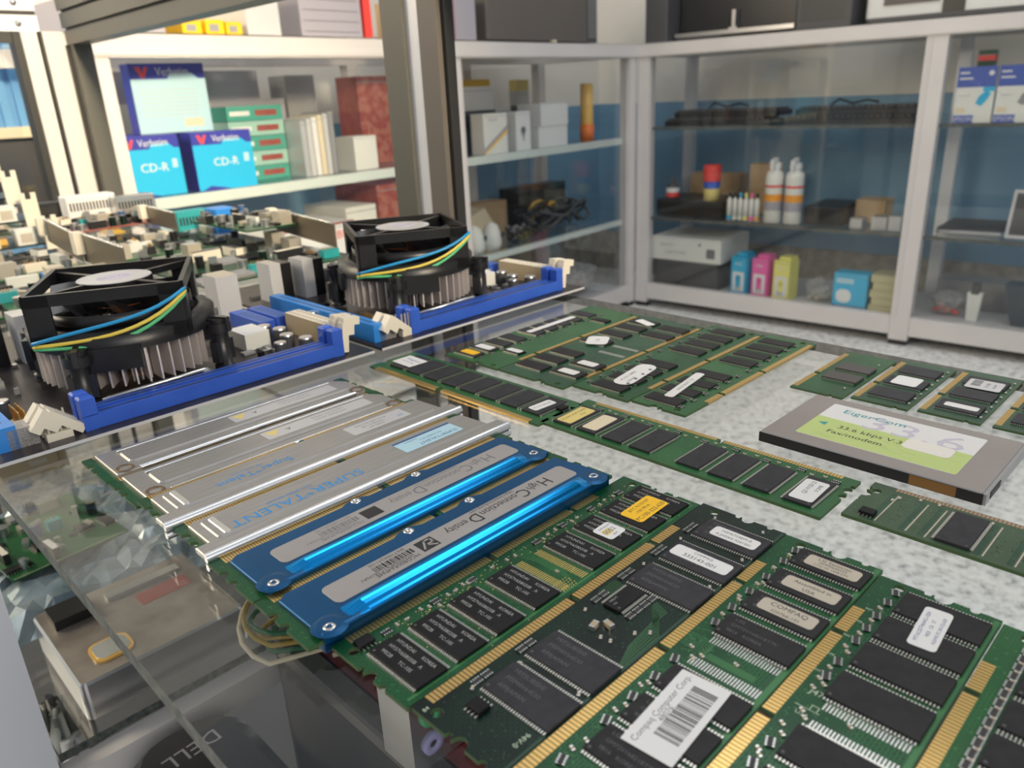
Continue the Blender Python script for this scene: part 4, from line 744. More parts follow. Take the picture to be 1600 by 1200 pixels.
q = Mod('green memory module with a long slanted white sticker, nearest of the rear group', 283, 417, 179.6, 210, '-t', 'pcbg', group='green modules of the rear group'); q.board(sides=((17.8, 2.0),), keys=sdkeys(134)).gold(SD(134), ln=2.6)
for s in (293, 307, 321, 335, 362, 376, 390, 404): q.put(dq, 'memory_chip', s, 197.5, -90)
q.sticker(314, 200, 38, 5, 'white', 8, r=1.5, label='long slanted white sticker', texts=(('VALUE SELECT 133', 2.2, 0, 0),))
for i in range(12): q.put(RES, 'resistor_array', 290+i*10.5, 186.5, 0)
# two modules lying across
q = Mod('green memory module with a white-labelled far chip, lying across behind the silver modules', 232.5, 264.5, 225, 357, '-s', 'pcbg', group='modules lying across'); q.board(sides=((10, 1.8),), holes=False, keys=(6,)); q.gold([(-60, 50), (7.5, 42)], 1.27, ln=2.8)
d6 = chip('memory_chip', (), w=20.5, b=11.6, pins=30, body='chipg')
for i in range(8): q.put(d6, 'memory_chip', 250, 237+i*15, 0)
q.sticker(250, 342, 17, 13, 'white', -92, label='large white label', texts=(('Kingston', 3.4, 1, 2.5), ('KVR133 128', 2, 0, -1.5)), tc='navy', r=.6); q.sticker(249, 237.5, 14, 6, 'white', -4, label='small white label', texts=(('PC133 SDRAM', 1.8, 0, 0),)); q.put(SOIC, 'memory_chip', 253, 228.3, 0)
q = Mod('green memory module with a gold end sticker, lying across the middle of the shelf', 236, 270.5, 94.5, 227, '+s', 'pcbg', group='modules lying across'); q.board(sides=((10, 2.0), (15.5, 1.6)), holes=False, keys=(8,)); q.gold([(-60, 52), (9.5, 40)], 1.27, ln=2.4)
d7 = chip('memory_chip', (), w=22, b=10.4, pins=33, body='chipg')
for t in (105, 121, 136, 150.5, 174, 188.5, 203, 217): q.put(d7, 'memory_chip', 250.5, t, 0)
q.sticker(250, 217, 19, 8.5, 'gyel', 2, texts=(('PC3200 DDR 512MB', 1.9, 0, 1.5), ('CL3', 2, 3, -1.5)), label='gold sticker'); q.sticker(250, 203, 17, 8, 'cream', 2, label='blank cream sticker'); q.sticker(250, 105, 17, 9, 'white', 2, texts=(('Q5 9150 D', 2.4, 2, 1), ('512MB', 2, 3, -2.2)), label='white sticker')
for i in range(26): q.put(RES if i % 3 == 0 else CAP, 'resistor_array' if i % 3 == 0 else 'capacitor', 265 if i % 2 else 263.6, 101+i*4.7, 90)
q = Mod('dull olive memory module with mostly empty chip positions, cut by the right edge', 243.8, 273.5, -42, 90.5, '+s', 'pcbo', group='modules lying across'); q.board(sides=((10, 2.2), (16, .6)), holes=True, keys=(8,)); q.gold([(-58, 49), (9.5, 38)], 1.27, ln=2.4, m='goldd')
q.put(d7, 'memory_chip', 257, 56, 0); q.put(SOIC, 'memory_chip', 249, 83.5, 90)
def f(m):
    for t in (80, 70, 64, 47, 38, 30, 20, 10): line(m, [(246, t), (268, t)], .5, 'tan'); line(m, [(246, t+1.6), (268, t+1.6)], 1.6, 'pcbm')
    random.seed(8)
    for i in range(160): m.prism(circ(random.uniform(246, 268), random.uniform(20, 78), .22, 6), 0, .035, 'pcbd')
q.tr(f)
for s, t in ((266, 79), (263, 80.5), (269, 73), (269.5, 67), (268, 50), (267, 30)): q.put(CAP, 'capacitor', s, t, 0)
# laptop modules
lab = ['small green laptop memory board with two black chips and no sticker', 'small green laptop memory board with a blank white square sticker', 'small green laptop memory board with a grey barcode label and a small white label', 'small green laptop memory board cut by the right edge of the photo']
for i, (s0, t0, W_) in enumerate(((347, 134.6, 26), (351, 106.6, 25.6), (353.5, 77.6, 25.6), (354.5, 47.6, 25.6))):
    q = Mod(lab[i], s0, s0+67.6, t0, t0+W_, '+t', 'pcbm' if i else 'pcb', th=1.0, group='laptop memory boards'); q.board(sides=((20, .9),), holes=False, keys=(-8,)); q.gold([(-31, 26), (-5.5, 42)], .85, .55, 2.6)
    if i == 0:
        bb = chip('memory_chip', (), w=17, b=11, pins=20, body='chips', h=1.4, legs='J')
        for s in (s0+25, s0+41): q.put(bb, 'memory_chip', s, t0+10.5, -90)
        for k in range(4): q.put(CAP, 'capacitor', s0+12+k*14, t0+4, 0)
    else:
        bb = chip('memory_chip', (), w=18, b=12.4, pins=22, body='chipg')
        for k in range(3): q.put(bb, 'memory_chip', s0+13.5+k*19, t0+12, -90)
        for k in range(8): q.put(CAP, 'capacitor', s0+7+k*7.5, t0+1.8, 0)
    if i == 1: q.sticker(s0+33.5, t0+12.2, 13, 12, 'white', 0, r=1.6, label='blank white square sticker')
    if i == 2:
        q.sticker(s0+47, t0+11.4, 13.5, 15, 'silverlab', 2, bars=(-3, 5.4, 1.6, 5.6), texts=(('512 MB', 2.2, 0, -1.2), ('SODIMM', 1.6, 0, -4.2)), label='grey barcode label'); q.sticker(s0+13, t0+11.4, 5, 14, 'white', 0, label='small white label')
    if i == 3: q.sticker(s0+22, t0+8, 8, 10, 'white', 0, r=2)
# modem card
t = thing('modem_card', 'grey metal notebook modem card with a white and green label', 'modem card', P(309, 99.6, .3), A-PI/2)
m = MB(); m.rbox(-42.5, 42.5, -27, 27, 1.5, .2, 4.7, 'cardm', .35, side='alu2'); m.build('metal_case', t)
m = MB(); m.box(-42.6, 42.6, -27.3, -26.5, .1, 4.3, 'blk'); m.box(18, 34, -27.4, -26.4, .3, 4.2, 'brn'); m.build('edge_strip', t, label='black edge strip with a brown section')
m = MB(); m.box(42.4, 43.6, -27, 27, 0.1, 4.4, 'alu2'); m.box(43.6, 43.8, -22, -10, 1, 3.6, 'blk'); m.build('end_plate', t)
m = MB(); m.prism(rrect(-31, 31, -18.5, 20.5, 1), 0, .12, 'white'); m.prism([(-31, -18.3), (31, -18.3), (31, 2), (-31, 4)], .12, .14, 'lime')
m.text('33.6', 20, 7, 9, .15, 'lilac', wide=1.2); m.text('EigerCom', 6, -11, 14.5, .17, 'tealp', wide=1.1); m.text('33.6 kbps V.34', 4.8, -5, -3.2, .17, 'blk'); m.text('Fax/modem', 4.8, -10, -9.5, .17, 'blk')
m.prism([(-28, -3), (-24.5, -1), (-24.5, -5)], .14, .17, 'tealp')
random.seed(2)
for i in range(14): x = random.uniform(-26, 24); y = random.uniform(-15, 1); line(m, [(x, y), (x+3, y-1), (x+7, y-1.4)], .15, 'olive', .15)
m.build('front_label', t, (0, 0, .0047), label='white and lime green label with print')
MB().rbox(7, 25, -7, 3, 2.5, 0, .1, 'creamw').build('sticker', t, (0, 0, .00487), label='blank cream sticker')
# ---------------------------------------------------------------- motherboards with coolers
def cooler(board, cx, cy, z0):
    """parts hang on the board, their pieces on the cooler frame"""
    loc = (cx/1000, cy/1000, z0/1000); R_ = math.radians(-27)
    m = MB(); m.T = Matrix.Rotation(R_, 4, 'Z')
    H_ = 36
    m.lathe(0, 0, [(47, 27), (47.5, 35), (40, 37), (38, 37), (38, 30), (44, 27), (47, 27)], 'black', 40)
    for k in range(4):
        a = k*PI/2; m.T = Matrix.Rotation(R_+a, 4, 'Z')
        m.box(-H_, H_, -H_-1.5, -H_+1, 51.5, 57.5, 'black'); m.box(-H_, -H_+11, -H_-1.5, -H_+.8, 30, 57, 'black'); m.box(H_-11, H_, -H_-1.5, -H_+.8, 30, 57, 'black'); m.box(-H_, H_, -H_-1.5, -H_+.8, 30, 37, 'black')
        m.box(-13, 13, -48.2, -45, 18, 30, 'black')
        m.T = Matrix.Rotation(R_+a+PI/4, 4, 'Z'); m.box(18, 49, -1.6, 1.6, 52.5, 56, 'black')
        m.T = Matrix.Rotation(a+PI/4, 4, 'Z'); m.box(42, 53, -4, 4, 20, 30, 'black')
    m.T = Matrix.Rotation(R_, 4, 'Z'); m.lathe(0, 0, [(36, 36), (36.8, 36), (36.8, 44), (36, 44)], 'black', 40); m.cyl(0, 0, 44, 56, 19, 'black', 32)
    root = m.build('cooler_frame', board, loc)
    m = MB(); m.cyl(0, 0, 4, 28, 16, 'copper', 24)
    for k in range(46):
        m.T = Matrix.Rotation(2*PI*k/46, 4, 'Z'); m.box(15, 32, -.45, .45, 6, 28, 'fin'); m.T = Matrix.Rotation(2*PI*k/46+.05, 4, 'Z'); m.box(31, 45, -.45, .45, 8, 28, 'fin')
    m.build('heat_sink', root)
    m = MB()
    for k in range(7):
        m.T = Matrix.Rotation(2*PI*k/7, 4, 'Z'); v = []; n = 7
        for j in range(n):
            r = 18+17*j/(n-1); a0 = .10*j; v += [(r*math.cos(a0), r*math.sin(a0), 54-1*j/n), (r*math.cos(a0+.62), r*math.sin(a0+.62), 41)]
        m.add(v, [(2*j, 2*j+2, 2*j+3, 2*j+1) for j in range(n-1)], 'blacks', True)
    m.build('fan_blades', root)
    m = MB(); m.cyl(0, 0, 56, 56.3, 18.5, 'silverlab', 40); m.lathe(0, 0, [(16.5, 56.35), (17.5, 56.4), (18.6, 56.35)], 'lg', 40); m.prism(circ(0, 0, 9, 20), 56.3, 56.4, 'lilac'); m.text('DC12V 0.6A', 3, 0, 0, 56.5, 'navy'); m.build('fan_sticker', root, label='silver round sticker')
    m = MB(); m.lathe(0, 0, [(9, 0), (13, 0), (13, 1.6), (9, 1.6)], 'copper', 20); m.build('motor_winding', root, (0, 0, .042))
    c, s_ = math.cos(R_), math.sin(R_)
    def pt(x, y, z): return (x*c-y*s_, x*s_+y*c, z)
    for col, dz, mid, off in (('wb', 0, 42, 3), ('wy', -2, 33, 1.5), ('wg', -3.2, 27, 0)):
        pts = []
        for i in range(13):
            u = i/12; x = -35+72*u; z = 35+dz+19*u**3.4+(mid-30)*math.sin(PI*u)*.42; y = -41-off*.5-4.5*math.sin(PI*u); pts.append(pt(x, y, z))
        pts.append(pt(37.5, -33, 53+dz*.6)); pts.insert(0, pt(-38, -30, 32+dz)); MB().tube(pts, .95, col, 8).build('fan_wire', root, label={'wb': 'blue wire', 'wy': 'yellow wire', 'wg': 'green wire'}[col])
    pp = MB().lathe(0, 0, [(5.6, 0), (5.6, 3), (4.6, 3), (4.6, 22)], 'black', 16).cyl(0, 0, 22, 27, 6.8, 'black', 16).cyl(0, 0, 27, 29.5, 5, 'black', 16).box(-1.4, 1.4, -7.2, 7.2, 22.5, 30.5, 'blacks').box(-6.4, 6.4, -2.6, 2.6, 5, 17, 'blacks').mesh('push_pin')
    for sx in (-1, 1):
        for sy in (-1, 1): inst(pp, 'push_pin', root, (.0365*sx, .0365*sy, .0015), .4*sx)
    return root
def slot(board, x0, x1, y, z0, col='slot', tower=True, h=7.5, w=6.2, latches=True, latch_open=0):
    m = MB(); m.box(x0, x1, y, y+w, z0, z0+h, col); m.box(x0+6, x1-6, y+w*.42, y+w*.58, z0+h, z0+h+.06, 'blk')
    n = int((x1-x0-12)/1.0)
    for i in range(n):
        for yy in (y+w*.2, y+w*.66): m.box(x0+6+i, x0+6.45+i, yy, yy+w*.16, z0+h, z0+h+.05, 'navy')
        m.box(x0+6+i, x0+6.4+i, y-.5, y, z0-1.2, z0+.4, 'blk')
    root = m.build('memory_slot', board)
    if tower:
        for xe, sg in ((x0, -1), (x1, 1)):
            a, b_ = sorted((xe, xe+sg*-7)); m = MB(); m.prism([(a, y), (b_, y), (b_, y+w), (a, y+w)], z0+h-.5, z0+h+9, col, 1); m.build('slot_tower', root)
            m = MB(); m.T = Matrix.Translation((xe+sg*1.5, y+w/2, z0+3)) @ Matrix.Rotation(sg*(.12+latch_open*(sg < 0)), 4, 'Y'); m.box(-2.1, 2.1, -2.7, 2.7, -2, 15.5, 'ivory'); m.box(-8*(sg < 0)-1.5, 8*(sg > 0)+1.5, -2.9, 2.9, 14, 18.5, 'ivory'); m.box(-5*(sg < 0)-1, 5*(sg > 0)+1, -2.6, 2.6, 8, 14, 'ivory'); m.build('latch', root)
    return root
def ecap(board, x, y, z0, r=4, h=9, parent_name='electrolytic_capacitor'):
    MB().cyl(x, y, z0, z0+h*.92, r, 'dk', 16).cyl(x, y, z0+h*.92, z0+h, r, 'steel', 16, r*.93).build(parent_name, board)
def motherboard(label, right, front, wd, dp, seed, cool=(-111, 75)):
    t = thing('motherboard', label, 'motherboard', P(right, front, .3), A, 'motherboards with fan coolers'); Z = 4.1
    m = MB(); m.box(-wd, 0, 0, dp, 2.2, 3.8, 'pcbb'); random.seed(seed)
    for i in range(90): x, y = random.uniform(-wd+4, -4), random.uniform(1, dp-4); m.box(x, x+.6, y, y+.6, .05, 2.2, 'tin')
    m.box(-wd, 0, -.04, 0, 2.2, 3.8, 'lg'); m.build('circuit_board', t)
    slot(t, -159, -16, 7.5, 3.85, latch_open=.75); slot(t, -159, -16, 16.8, 3.85, latch_open=.75)
    cooler(t, cool[0], cool[1], 3.8)
    m = MB(); m.box(-24, 27, 0, 3, 0, 1.6, 'steel'); m.cyl(27, -2, -1, 2, 3.5, 'steel', 16); m.T = Matrix.Rotation(0, 4, 'Z'); m.tube([(-28, -3, 2), (25, -3, 3.2), (28, -2, 2.5)], 1.1, 'chrome'); m.build('socket_lever', t, ((cool[0]-4)/1000, (cool[1]-42)/1000, .0075))
    m = MB(); m.box(-12.5, -2, 26, 80, 3.85, 17, 'beige', top='ivory')
    for i in range(12):
        for j in range(2): m.box(-11+j*5, -8+j*5, 28+i*4.3, 31+i*4.3, 17, 17.06, 'tan')
    m.build('power_connector', t, label='ivory power connector')
    for x, y, w, d, h in ((-28, 84, 10, 44, 9), (-15, 88, 10, 40, 9)):
        m = MB(); m.box(x, x+w, y, y+d, 3.85, 3.85+h, 'slot'); [m.box(x+1.5, x+w-1.5, y+2+i*5, y+5+i*5, 3.85+h, 3.9+h, 'navy') for i in range(int(d/5)-1)]; m.build('drive_connector', t)
    m = MB(); m.box(-wd+3.5, -wd+12, 12, 140, 3.85, 15, 'slotl'); m.box(-wd+6.8, -wd+8.6, 20, 132, 15, 15.05, 'navy'); m.build('expansion_slot', t)
    m = MB(); m.box(-24, -8, 150, 171, 3.85, 33, 'lg', top='steelw'); m.build('network_socket', t, label='pale metal socket can')
    for x0, y0 in ((-148, 152), (-172, 158)):
        m = MB(); m.box(x0, x0+9, y0, y0+20, 3.85, 33, 'lg', top='steel'); m.box(x0+9, x0+18, y0+1, y0+19, 3.85, 32, 'black'); m.build('rear_socket', t)
    for i, (x, y) in enumerate(((-27, 62), (-31, 46), (-27, 31), (-30, 76), (-42, 34), (-180, 60), (-186, 80), (-178, 100), (-60, 140), (-74, 142), (-88, 141), (-102, 143), (-40, 150), (-52, 170), (-130, 200), (-115, 200), (-100, 200))): ecap(t, x, y, 3.85, 4.2 if i < 4 else 3.6, 9.5)
    m = MB(); m.box(-50, -34, 62, 84, 3.85, 14, 'offw', top='white'); m.build('white_connector', t)
    m = MB(); m.box(-wd+22, -wd+33, 8, 12.5, 3.85, 7.5, 'ivory'); [m.box(-wd+23.2+i*2.6, -wd+24+i*2.6, 9.5, 10.3, 7, 18, 'steelw') for i in range(4)]; m.build('fan_header', t)
    m = MB(); m.box(-wd+22, -wd+27, 17, 23, 3.85, 7.5, 'ivory'); [m.box(-wd+23+i*2.4, -wd+23.7+i*2.4, 19, 19.7, 7, 16, 'steelw') for i in range(2)]; m.build('pin_header', t)
    m = MB(); m.box(-wd+8, -wd+20, 12, 24, 3.85, 13, 'clr2'); m.build('clear_connector', t)
    m = MB(); m.box(-wd+16, -wd+21, 28, 46, 3.85, 7, 'ivory'); [m.box(-wd+17+j*2.5, -wd+17.7+j*2.5, 29+i*2.5, 29.7+i*2.5, 7, 15, 'gold') for i in range(7) for j in range(2)]; m.build('pin_header', t)
    for i in range(34):
        x, y = random.uniform(-wd+6, -6), random.uniform(26, dp-8)
        if math.hypot(x-cool[0], y-cool[1]) < 58 or x > -30 and y < 130: x, y = random.uniform(-60, -34), random.uniform(28, 60)
        m = MB(); k = random.random(); w, d, h = random.uniform(2, 7), random.uniform(2, 6), random.uniform(1, 3.5); m.box(-w/2, w/2, -d/2, d/2, 0, h, random.choice(('chip', 'mg', 'steel', 'tan', 'dk'))); m.build('surface_component', t, (x/1000, y/1000, .00385))
    return t
G['clr2'] = glassmat('clear_connector_plastic', (.55, .50, .48), .9, 1.5, .5)
motherboard('dark motherboard with fan cooler, at the left edge of the photo', 247, 372, 197, 232, 11)
motherboard('dark motherboard with fan cooler, farther right beside the near aluminium post', 440, 371.5, 188, 232, 12, (-111, 72))
# ---------------------------------------------------------------- older boards heaped at the back of the shelf
def oldboard(label, s0, t0, w, d, rot, z, pcb, seed, n=26, group='old green boards at the back', zmax=14, warm=True):
    random.seed(seed); t = thing('circuit_board', label, 'circuit board', P(s0, t0, z), A+math.radians(rot), group)
    MB().box(-w/2, w/2, -d/2, d/2, 0, 1.6, pcb).build('bare_board', t)
    grid = [(i, j) for i in range(6) for j in range(5)]; random.shuffle(grid)
    for k, (i, j) in enumerate(grid[:min(30, n+4)]):
        x = -w/2+w*(i+.5)/6+random.uniform(-3, 3); y = -d/2+d*(j+.5)/5+random.uniform(-3, 3); c = k % 9; cw, cd = w/6*.8, d/5*.8; m = MB()
        if c in (0, 5): nm = 'flat_chip'; a = min(cw, cd, 34)*.55; m.rbox(-a, a, -a, a, 1, 0, 3.2, random.choice(('chipg', 'chipm', 'mg')), .4); [m.box(-a+q_*a*.18, -a+q_*a*.18+a*.09, sg*a if sg > 0 else -a-1.6, a+1.6 if sg > 0 else -a, 0, .8, 'pin') for q_ in range(11) for sg in (-1, 1)]
        elif c == 1: nm = 'expansion_slot'; m.box(-cw*.2, cw*.2, -cd*.55, cd*.55, 0, 9, random.choice(('offw', 'blacks', 'ivory')), top=random.choice(('offw', 'ivory', 'dk')))
        elif c == 2:
            nm = 'electrolytic_capacitor'; m.cyl(0, 0, 0, 11, 4, random.choice(('navy', 'black', 'pcbd')), 14); m.cyl(0, 0, 11, 11.3, 3.8, 'steel', 14)
        elif c == 3: nm = 'metal_socket'; m.box(-7, 7, -8, 8, 0, random.uniform(9, zmax+4), 'steelw', top=random.choice(('steel', 'steelw')))
        elif c == 4: nm = 'ribbon_connector'; m.box(-cw*.45, cw*.45, -4, 4, 0, 8, random.choice(('blacks', 'tealp', 'slotl', 'ivory'))); [m.box(-cw*.4+q_*2.6, -cw*.4+q_*2.6+.7, -1.2, -.5, 7.6, 11, 'gold') for q_ in range(int(cw*.8/2.6))]
        elif c == 6: nm = 'memory_chip'; m.box(-9, 9, -4, 4, .3, 2.6, 'chip'); [m.box(-8.5+q_*2, -7.7+q_*2, sg*4 if sg > 0 else -5, 5 if sg > 0 else -4, 0, 1.4, 'pin') for q_ in range(9) for sg in (-1, 1)]
        elif c == 7: nm = 'electrolytic_capacitor'; m.cyl(0, 0, 0, 7, 5, 'steel', 14); 
        else: nm = 'transistor'; m.box(-4, 4, -5, 5, 0, 8, 'black'); m.box(-4, 4, 4, 5, 0, 14, 'steel')
        m.build(nm, t, (x/1000, y/1000, .0016), random.choice((0, 0, PI/2)))
    for k in range(22):
        x, y = random.uniform(-w/2+4, w/2-4), random.uniform(-d/2+4, d/2-4); m = MB()
        if k % 3 == 0: m.cyl(0, 0, 0, random.uniform(5, 9), 2.6, 'steel', 12); nm = 'electrolytic_capacitor'
        elif k % 3 == 1: m.box(-5, 5, -2.4, 2.4, 0, 3.5, random.choice(('steel', 'dk', 'steelw'))); nm = 'crystal_can'
        else: m.box(-3, 3, -1.5, 1.5, 0, 2, 'blacks'); nm = 'surface_component'
        m.build(nm, t, (x/1000, y/1000, .0016), random.uniform(0, 3))
    MB().box(-w/2+1, w/2-1, -d/2+.5, -d/2+1.1, 1.6, 1.66, 'tan').build('border_track', t)
    return t
oldboard('green board with flat grey chips right behind the two fan coolers', 335, 725, 148, 165, 2, 1, 'pcbm', 3)
oldboard('green board with dark capacitors behind the left fan cooler', 190, 733, 114, 144, -3, 1, 'pcbg', 4)
oldboard('green board at the left edge behind the metal socket cans', 90, 748, 66, 146, 2, 1, 'pcb', 14, 18)
oldboard('green board under the perforated brackets', 150, 910, 165, 146, 4, 1, 'pcbm', 5)
oldboard('green board with a red neighbour, in the middle of the back heap', 335, 906, 140, 146, -3, 1, 'pcb', 6)
oldboard('reddish board at the back of the heap', 330, 1072, 100, 110, 2, 12, 'pcbr', 7)
oldboard('pale board at the far left of the back heap', 110, 1112, 120, 126, 0, 1, 'pcbo', 8)
oldboard('green board near the end window of the showcase', 345, 1230, 140, 160, 4, 1, 'pcbm', 9)
oldboard('green board in the far left corner under the stacked cards', 190, 1258, 130, 120, -3, 1, 'pcbg', 10)
oldboard('raised green card with blue and teal sockets by the back edge of the shelf', 385, 800, 60, 130, 0, 26, 'pcb', 15, 16)
# perforated brackets
def plate_bracket(label, sa, ta, sb, tb, z0, h, m_='bronze'):
    d = math.hypot(sb-sa, tb-ta); an = math.atan2(tb-ta, sb-sa); t = thing('slot_bracket', label, 'metal bracket', P(sa, ta, z0), A+an, 'slot brackets')
    MB().box(0, d, -.5, .5, 0, h, m_).build('bracket_plate', t); m = MB(); m.box(-4, 10, -8, .6, h*.3, h+2, 'ivory'); m.build('end_socket', t)
    m = MB(); random.seed(int(sa)); [m.cyl(random.uniform(10, d-8), 0, 0, .1, 2, 'lg', 8) for i in range(1)]; 
    m = MB()
    for i in range(int(d/9)): m.lathe(6+i*9, 0, [(1.6, 0), (2.2, 1.4), (0, 1.5)], 'tin', 8)
    m.build('row_of_studs', t, (0, 0, h/1000)); return t
plate_bracket('dull steel bracket with a cream end socket, higher of the two left ones', 238, 973, 219, 795, 14, 24)
plate_bracket('dull steel bracket with a cream end socket, just behind the left fan cooler', 222, 800, 216, 672, 14, 26)
plate_bracket('dull steel bracket over a green and red card beside the right fan cooler', 421, 800, 396, 640, 14, 22)
plate_bracket('short dull steel bracket near the amber corner by the far post', 360, 1010, 352, 900, 14, 20)
# stacked modem cards at the far left
for i in range(4):
    t = thing('modem_board', ['lowest of the stacked cards with square cream jacks at the far left', 'second card from the bottom of the cream jack stack', 'third card from the bottom of the cream jack stack', 'topmost of the stacked cards with square cream jacks'][i], 'circuit board', P(238-8*i, 1018+26*i, 1+24*i+8), A, 'stacked jack cards')
    MB().box(-110, 20, -30, 60, 0, 1.6, 'pcbd').build('bare_board', t)
    for k in range(3): MB().rbox(-26-36*k, -6-36*k, -26, -8, 1.5, 1.6, 19, 'offw' if k != 1 else 'cream', .6).box(-22-36*k, -10-36*k, -26.3, -26, 4, 14, 'tan').build('phone_jack', t)
    m = MB(); m.box(0, 16, -32, -29, -6, 24, 'ivory'); m.box(0, 5, -32, -29, 24, 31, 'ivory'); m.box(11, 16, -32, -29, 24, 31, 'ivory'); m.build('bracket_end', t)
    MB().box(-50, -30, 0, 20, 1.6, 8, 'amb').build('relay', t)
    if i == 0:
        for x in (-100, 10): MB().box(x, x+6, 20, 26, -8, 0, 'black').build('stand_off', t)
    else:
        for x in (-100, 10): MB().box(x, x+6, 20, 26, -22.3, 0, 'steel').build('stand_off', t)
for i, (s, t_, w, d, h, m_, lab) in enumerate(((395, 1270, 26, 60, 22, 'yel', 'yellow plastic piece in an amber clip by the far post'), (330, 1120, 60, 30, 26, 'white', 'white connector block standing on the back heap, left one'), (375, 1090, 50, 24, 22, 'steel', 'shiny metal connector block right of the white one'), (290, 1160, 60, 30, 18, 'black', 'black connector block in the back heap'), (395, 965, 40, 20, 24, 'tealp', 'teal socket block at the back edge of the shelf'), (405, 900, 24, 30, 30, 'slotl', 'bright blue socket block at the back edge of the shelf'))):
    t = thing('connector_block', lab, 'connector', P(s, t_, 20 if i in (1, 2, 3) else 4), A, None); m = MB(); m.rbox(-w/2, w/2, -d/2, d/2, 2, 0, h, m_, .8); m.build('block_body', t); m = MB(); [m.box(-w/2+3+k*4, -w/2+5+k*4, -d/2-.4, -d/2, h*.3, h*.7, 'blk') for k in range(int(w/4)-1)]; m.build('socket_row', t)
# ---------------------------------------------------------------- lower shelf and bottom of the showcase
t = thing('optical_drive', 'beige computer drive on the lower shelf under the left motherboard', 'disc drive', P(90, 960, -199.7), A)
MB().rbox(-84, 86, -105, 90, 3, 0, 52, 'beige', 1.5).build('drive_case', t); MB().rbox(-76, 78, -106.5, -105, 2, 8, 44, 'beige').box(50, 66, -107.5, -106.5, 12, 17, 'tan').build('front_bezel', t)
t = thing('antistatic_bag', 'bluish antistatic bag with a green board on the lower shelf', 'bag', P(125, 654, -199.7), A)
v = []; f = []; nx, ny = 16, 18
for j in range(ny+1):
    for i in range(nx+1):
        ex = min(i, nx-i, j, ny-j); v.append((-80+160*i/nx+random.uniform(-3, 3), -95+190*j/ny+random.uniform(-3, 3), 0.5 if ex == 0 else 20+random.uniform(-5, 5)))
for j in range(ny):
    for i in range(nx): a = j*(nx+1)+i; f.append((a, a+1, a+nx+2, a+nx+1))
m = MB(); m.add(v, f, 'bag'); m.box(-78, 78, -93, 93, 0, .3, 'bag'); m.build('crumpled_film', t)
oldboard('green board lying on the bluish antistatic bag on the lower shelf', 105, 660, 85, 110, 6, -172, 'pcbg', 21, 12, 'boards on the lower shelf', 4)
oldboard('green and grey board behind the antistatic bag on the lower shelf', 270, 700, 110, 160, 0, -199, 'pcbm', 22, 20, 'boards on the lower shelf')
t = thing('hard_drive', 'scuffed metal drive with an amber corner on the lower shelf', 'hard drive', P(118, 497, -199.7), A)
m = MB(); m.rbox(-52, 52, -48, 52, 4, 0, 26, 'hdd', 1.5, side='steel'); m.build('drive_case', t); G_ = MB().rbox(-38, -14, -36, -14, 6, 26, 27.5, 'amb').rbox(-36, -16, -34, -16, 5, 27.5, 28, 'chrome'); G_.build('round_window', t); MB().box(-45, -20, 20, 42, 26, 33, 'black').build('black_component', t); MB().box(-10, 40, 28, 36, 26, 29, 'steel').build('metal_strip', t); MB().rbox(5, 40, 6, 22, 2, 26, 26.4, 'pcbr').build('sticker', t)
t = thing('hard_drive', 'second grey drive on the lower shelf behind the scuffed one', 'hard drive', P(262, 500, -199.7), A); MB().rbox(-52, 52, -66, 66, 4, 0, 26, 'steel', 1.5).build('drive_case', t); MB().rbox(-40, 40, -40, 30, 2, 26, 26.3, 'offw').build('sticker', t)
t = thing('speaker_unit', 'glossy black rounded case with upside-down lettering at the bottom of the showcase', 'computer part', P(140, 407, -551.5), A)
MB().rbox(-75, -5, -160, 5, 26, 0, 350, 'blacks', 8).build('black_case', t); m = MB(); m.text('DELL', 15, -40, -24, 0, 'mg', 184); m.build('maker_lettering', t, (0, 0, .3502))
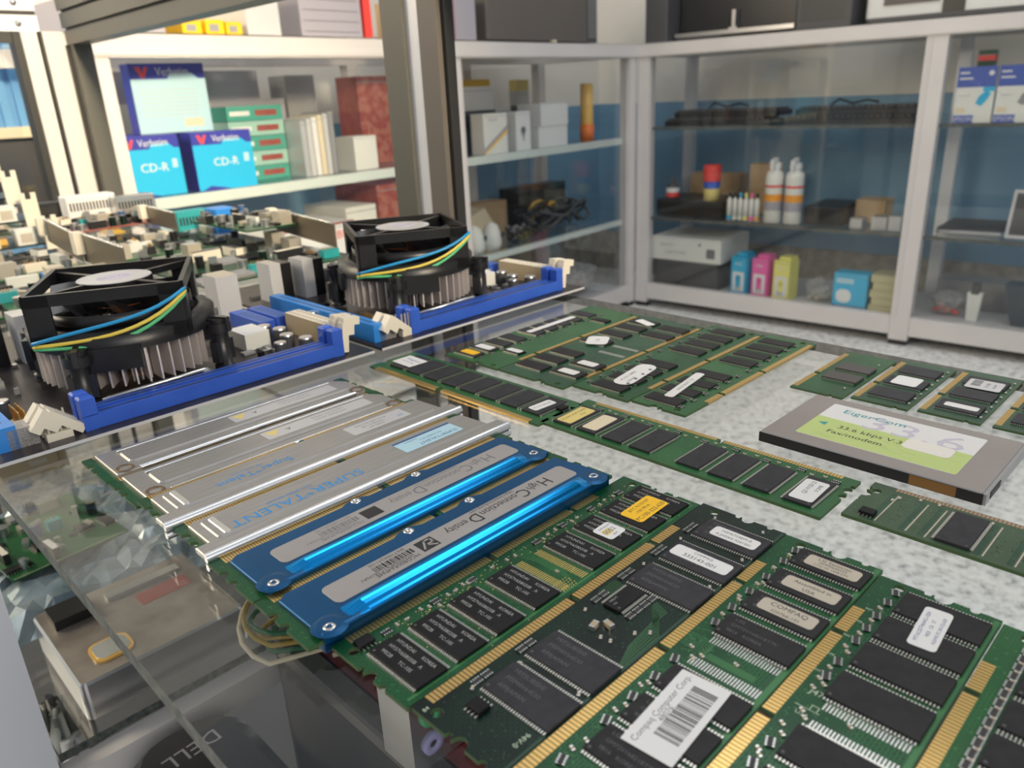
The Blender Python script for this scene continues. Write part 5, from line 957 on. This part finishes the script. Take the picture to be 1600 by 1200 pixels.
t = thing('power_supply', 'grey metal power supply standing below the blue modules', 'power supply', P(235, 376, -551.5), A); MB().rbox(-63, 60, -28, 42, 4, 0, 405, 'mg2', 2).build('metal_case', t); MB().cyl(-20, -29, 300, 300.5, 5, 'steel').build('case_screw', t)
t = thing('computer_case', 'tall black computer case with a dark red side under the green modules', 'computer', P(200, 170, -551.5), A)
MB().rbox(-62, 150, -160, 165, 5, 0, 425, 'black', 3).build('case_body', t); MB().rbox(-48, 100, -150, 150, 4, 425, 428, 'dred').build('red_panel', t); MB().rbox(-60, -50, -155, 160, 2, 425, 429, 'mg2').build('edge_strip', t)
m = MB(); m.lathe(-62.3, 100, [(0, 0)], 'lg') if 0 else None
t = thing('port_panel', 'steel port panel with green and purple audio jacks under the dark module', 'port panel', P(152, 212, -123), A)
m = MB(); m.box(-16, 16, -2, 20, 0, 40, 'steel'); m.build('panel', t)
for i, c in enumerate(('purplej', 'wg')):
    m = MB(); m.lathe(0, 0, [(2, 0), (2, 1.2), (5.2, 1.2), (5.2, 0)], c, 18); m.cyl(0, 0, .1, .2, 2.2, 'blk', 12); o_ = m.build('audio_jack', t, (-.006, -.002, .012+.015*i)); o_.rotation_euler = (PI/2, 0, 0)
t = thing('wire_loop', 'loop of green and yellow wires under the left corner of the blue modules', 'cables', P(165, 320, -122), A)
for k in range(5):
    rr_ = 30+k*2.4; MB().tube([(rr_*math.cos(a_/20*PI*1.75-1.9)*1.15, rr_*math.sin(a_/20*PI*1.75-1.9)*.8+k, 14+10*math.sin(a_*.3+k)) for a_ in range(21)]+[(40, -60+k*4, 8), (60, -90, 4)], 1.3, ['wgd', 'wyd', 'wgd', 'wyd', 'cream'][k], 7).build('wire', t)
tangle('cable_tangle', 'dark tangle of yellow and red wires at the bottom left of the showcase', P(110, 520, -548), A, 110, 110, 200, 14, 4, ['wy', 'black', 'wr', 'black', 'wy', 'dk'], 6)
tangle('cable_tangle', 'pale cables beside the antistatic bag at the left edge', P(75, 650, -548), A, 50, 60, 250, 6, 5, ['lg', 'mg', 'offw'], 9)
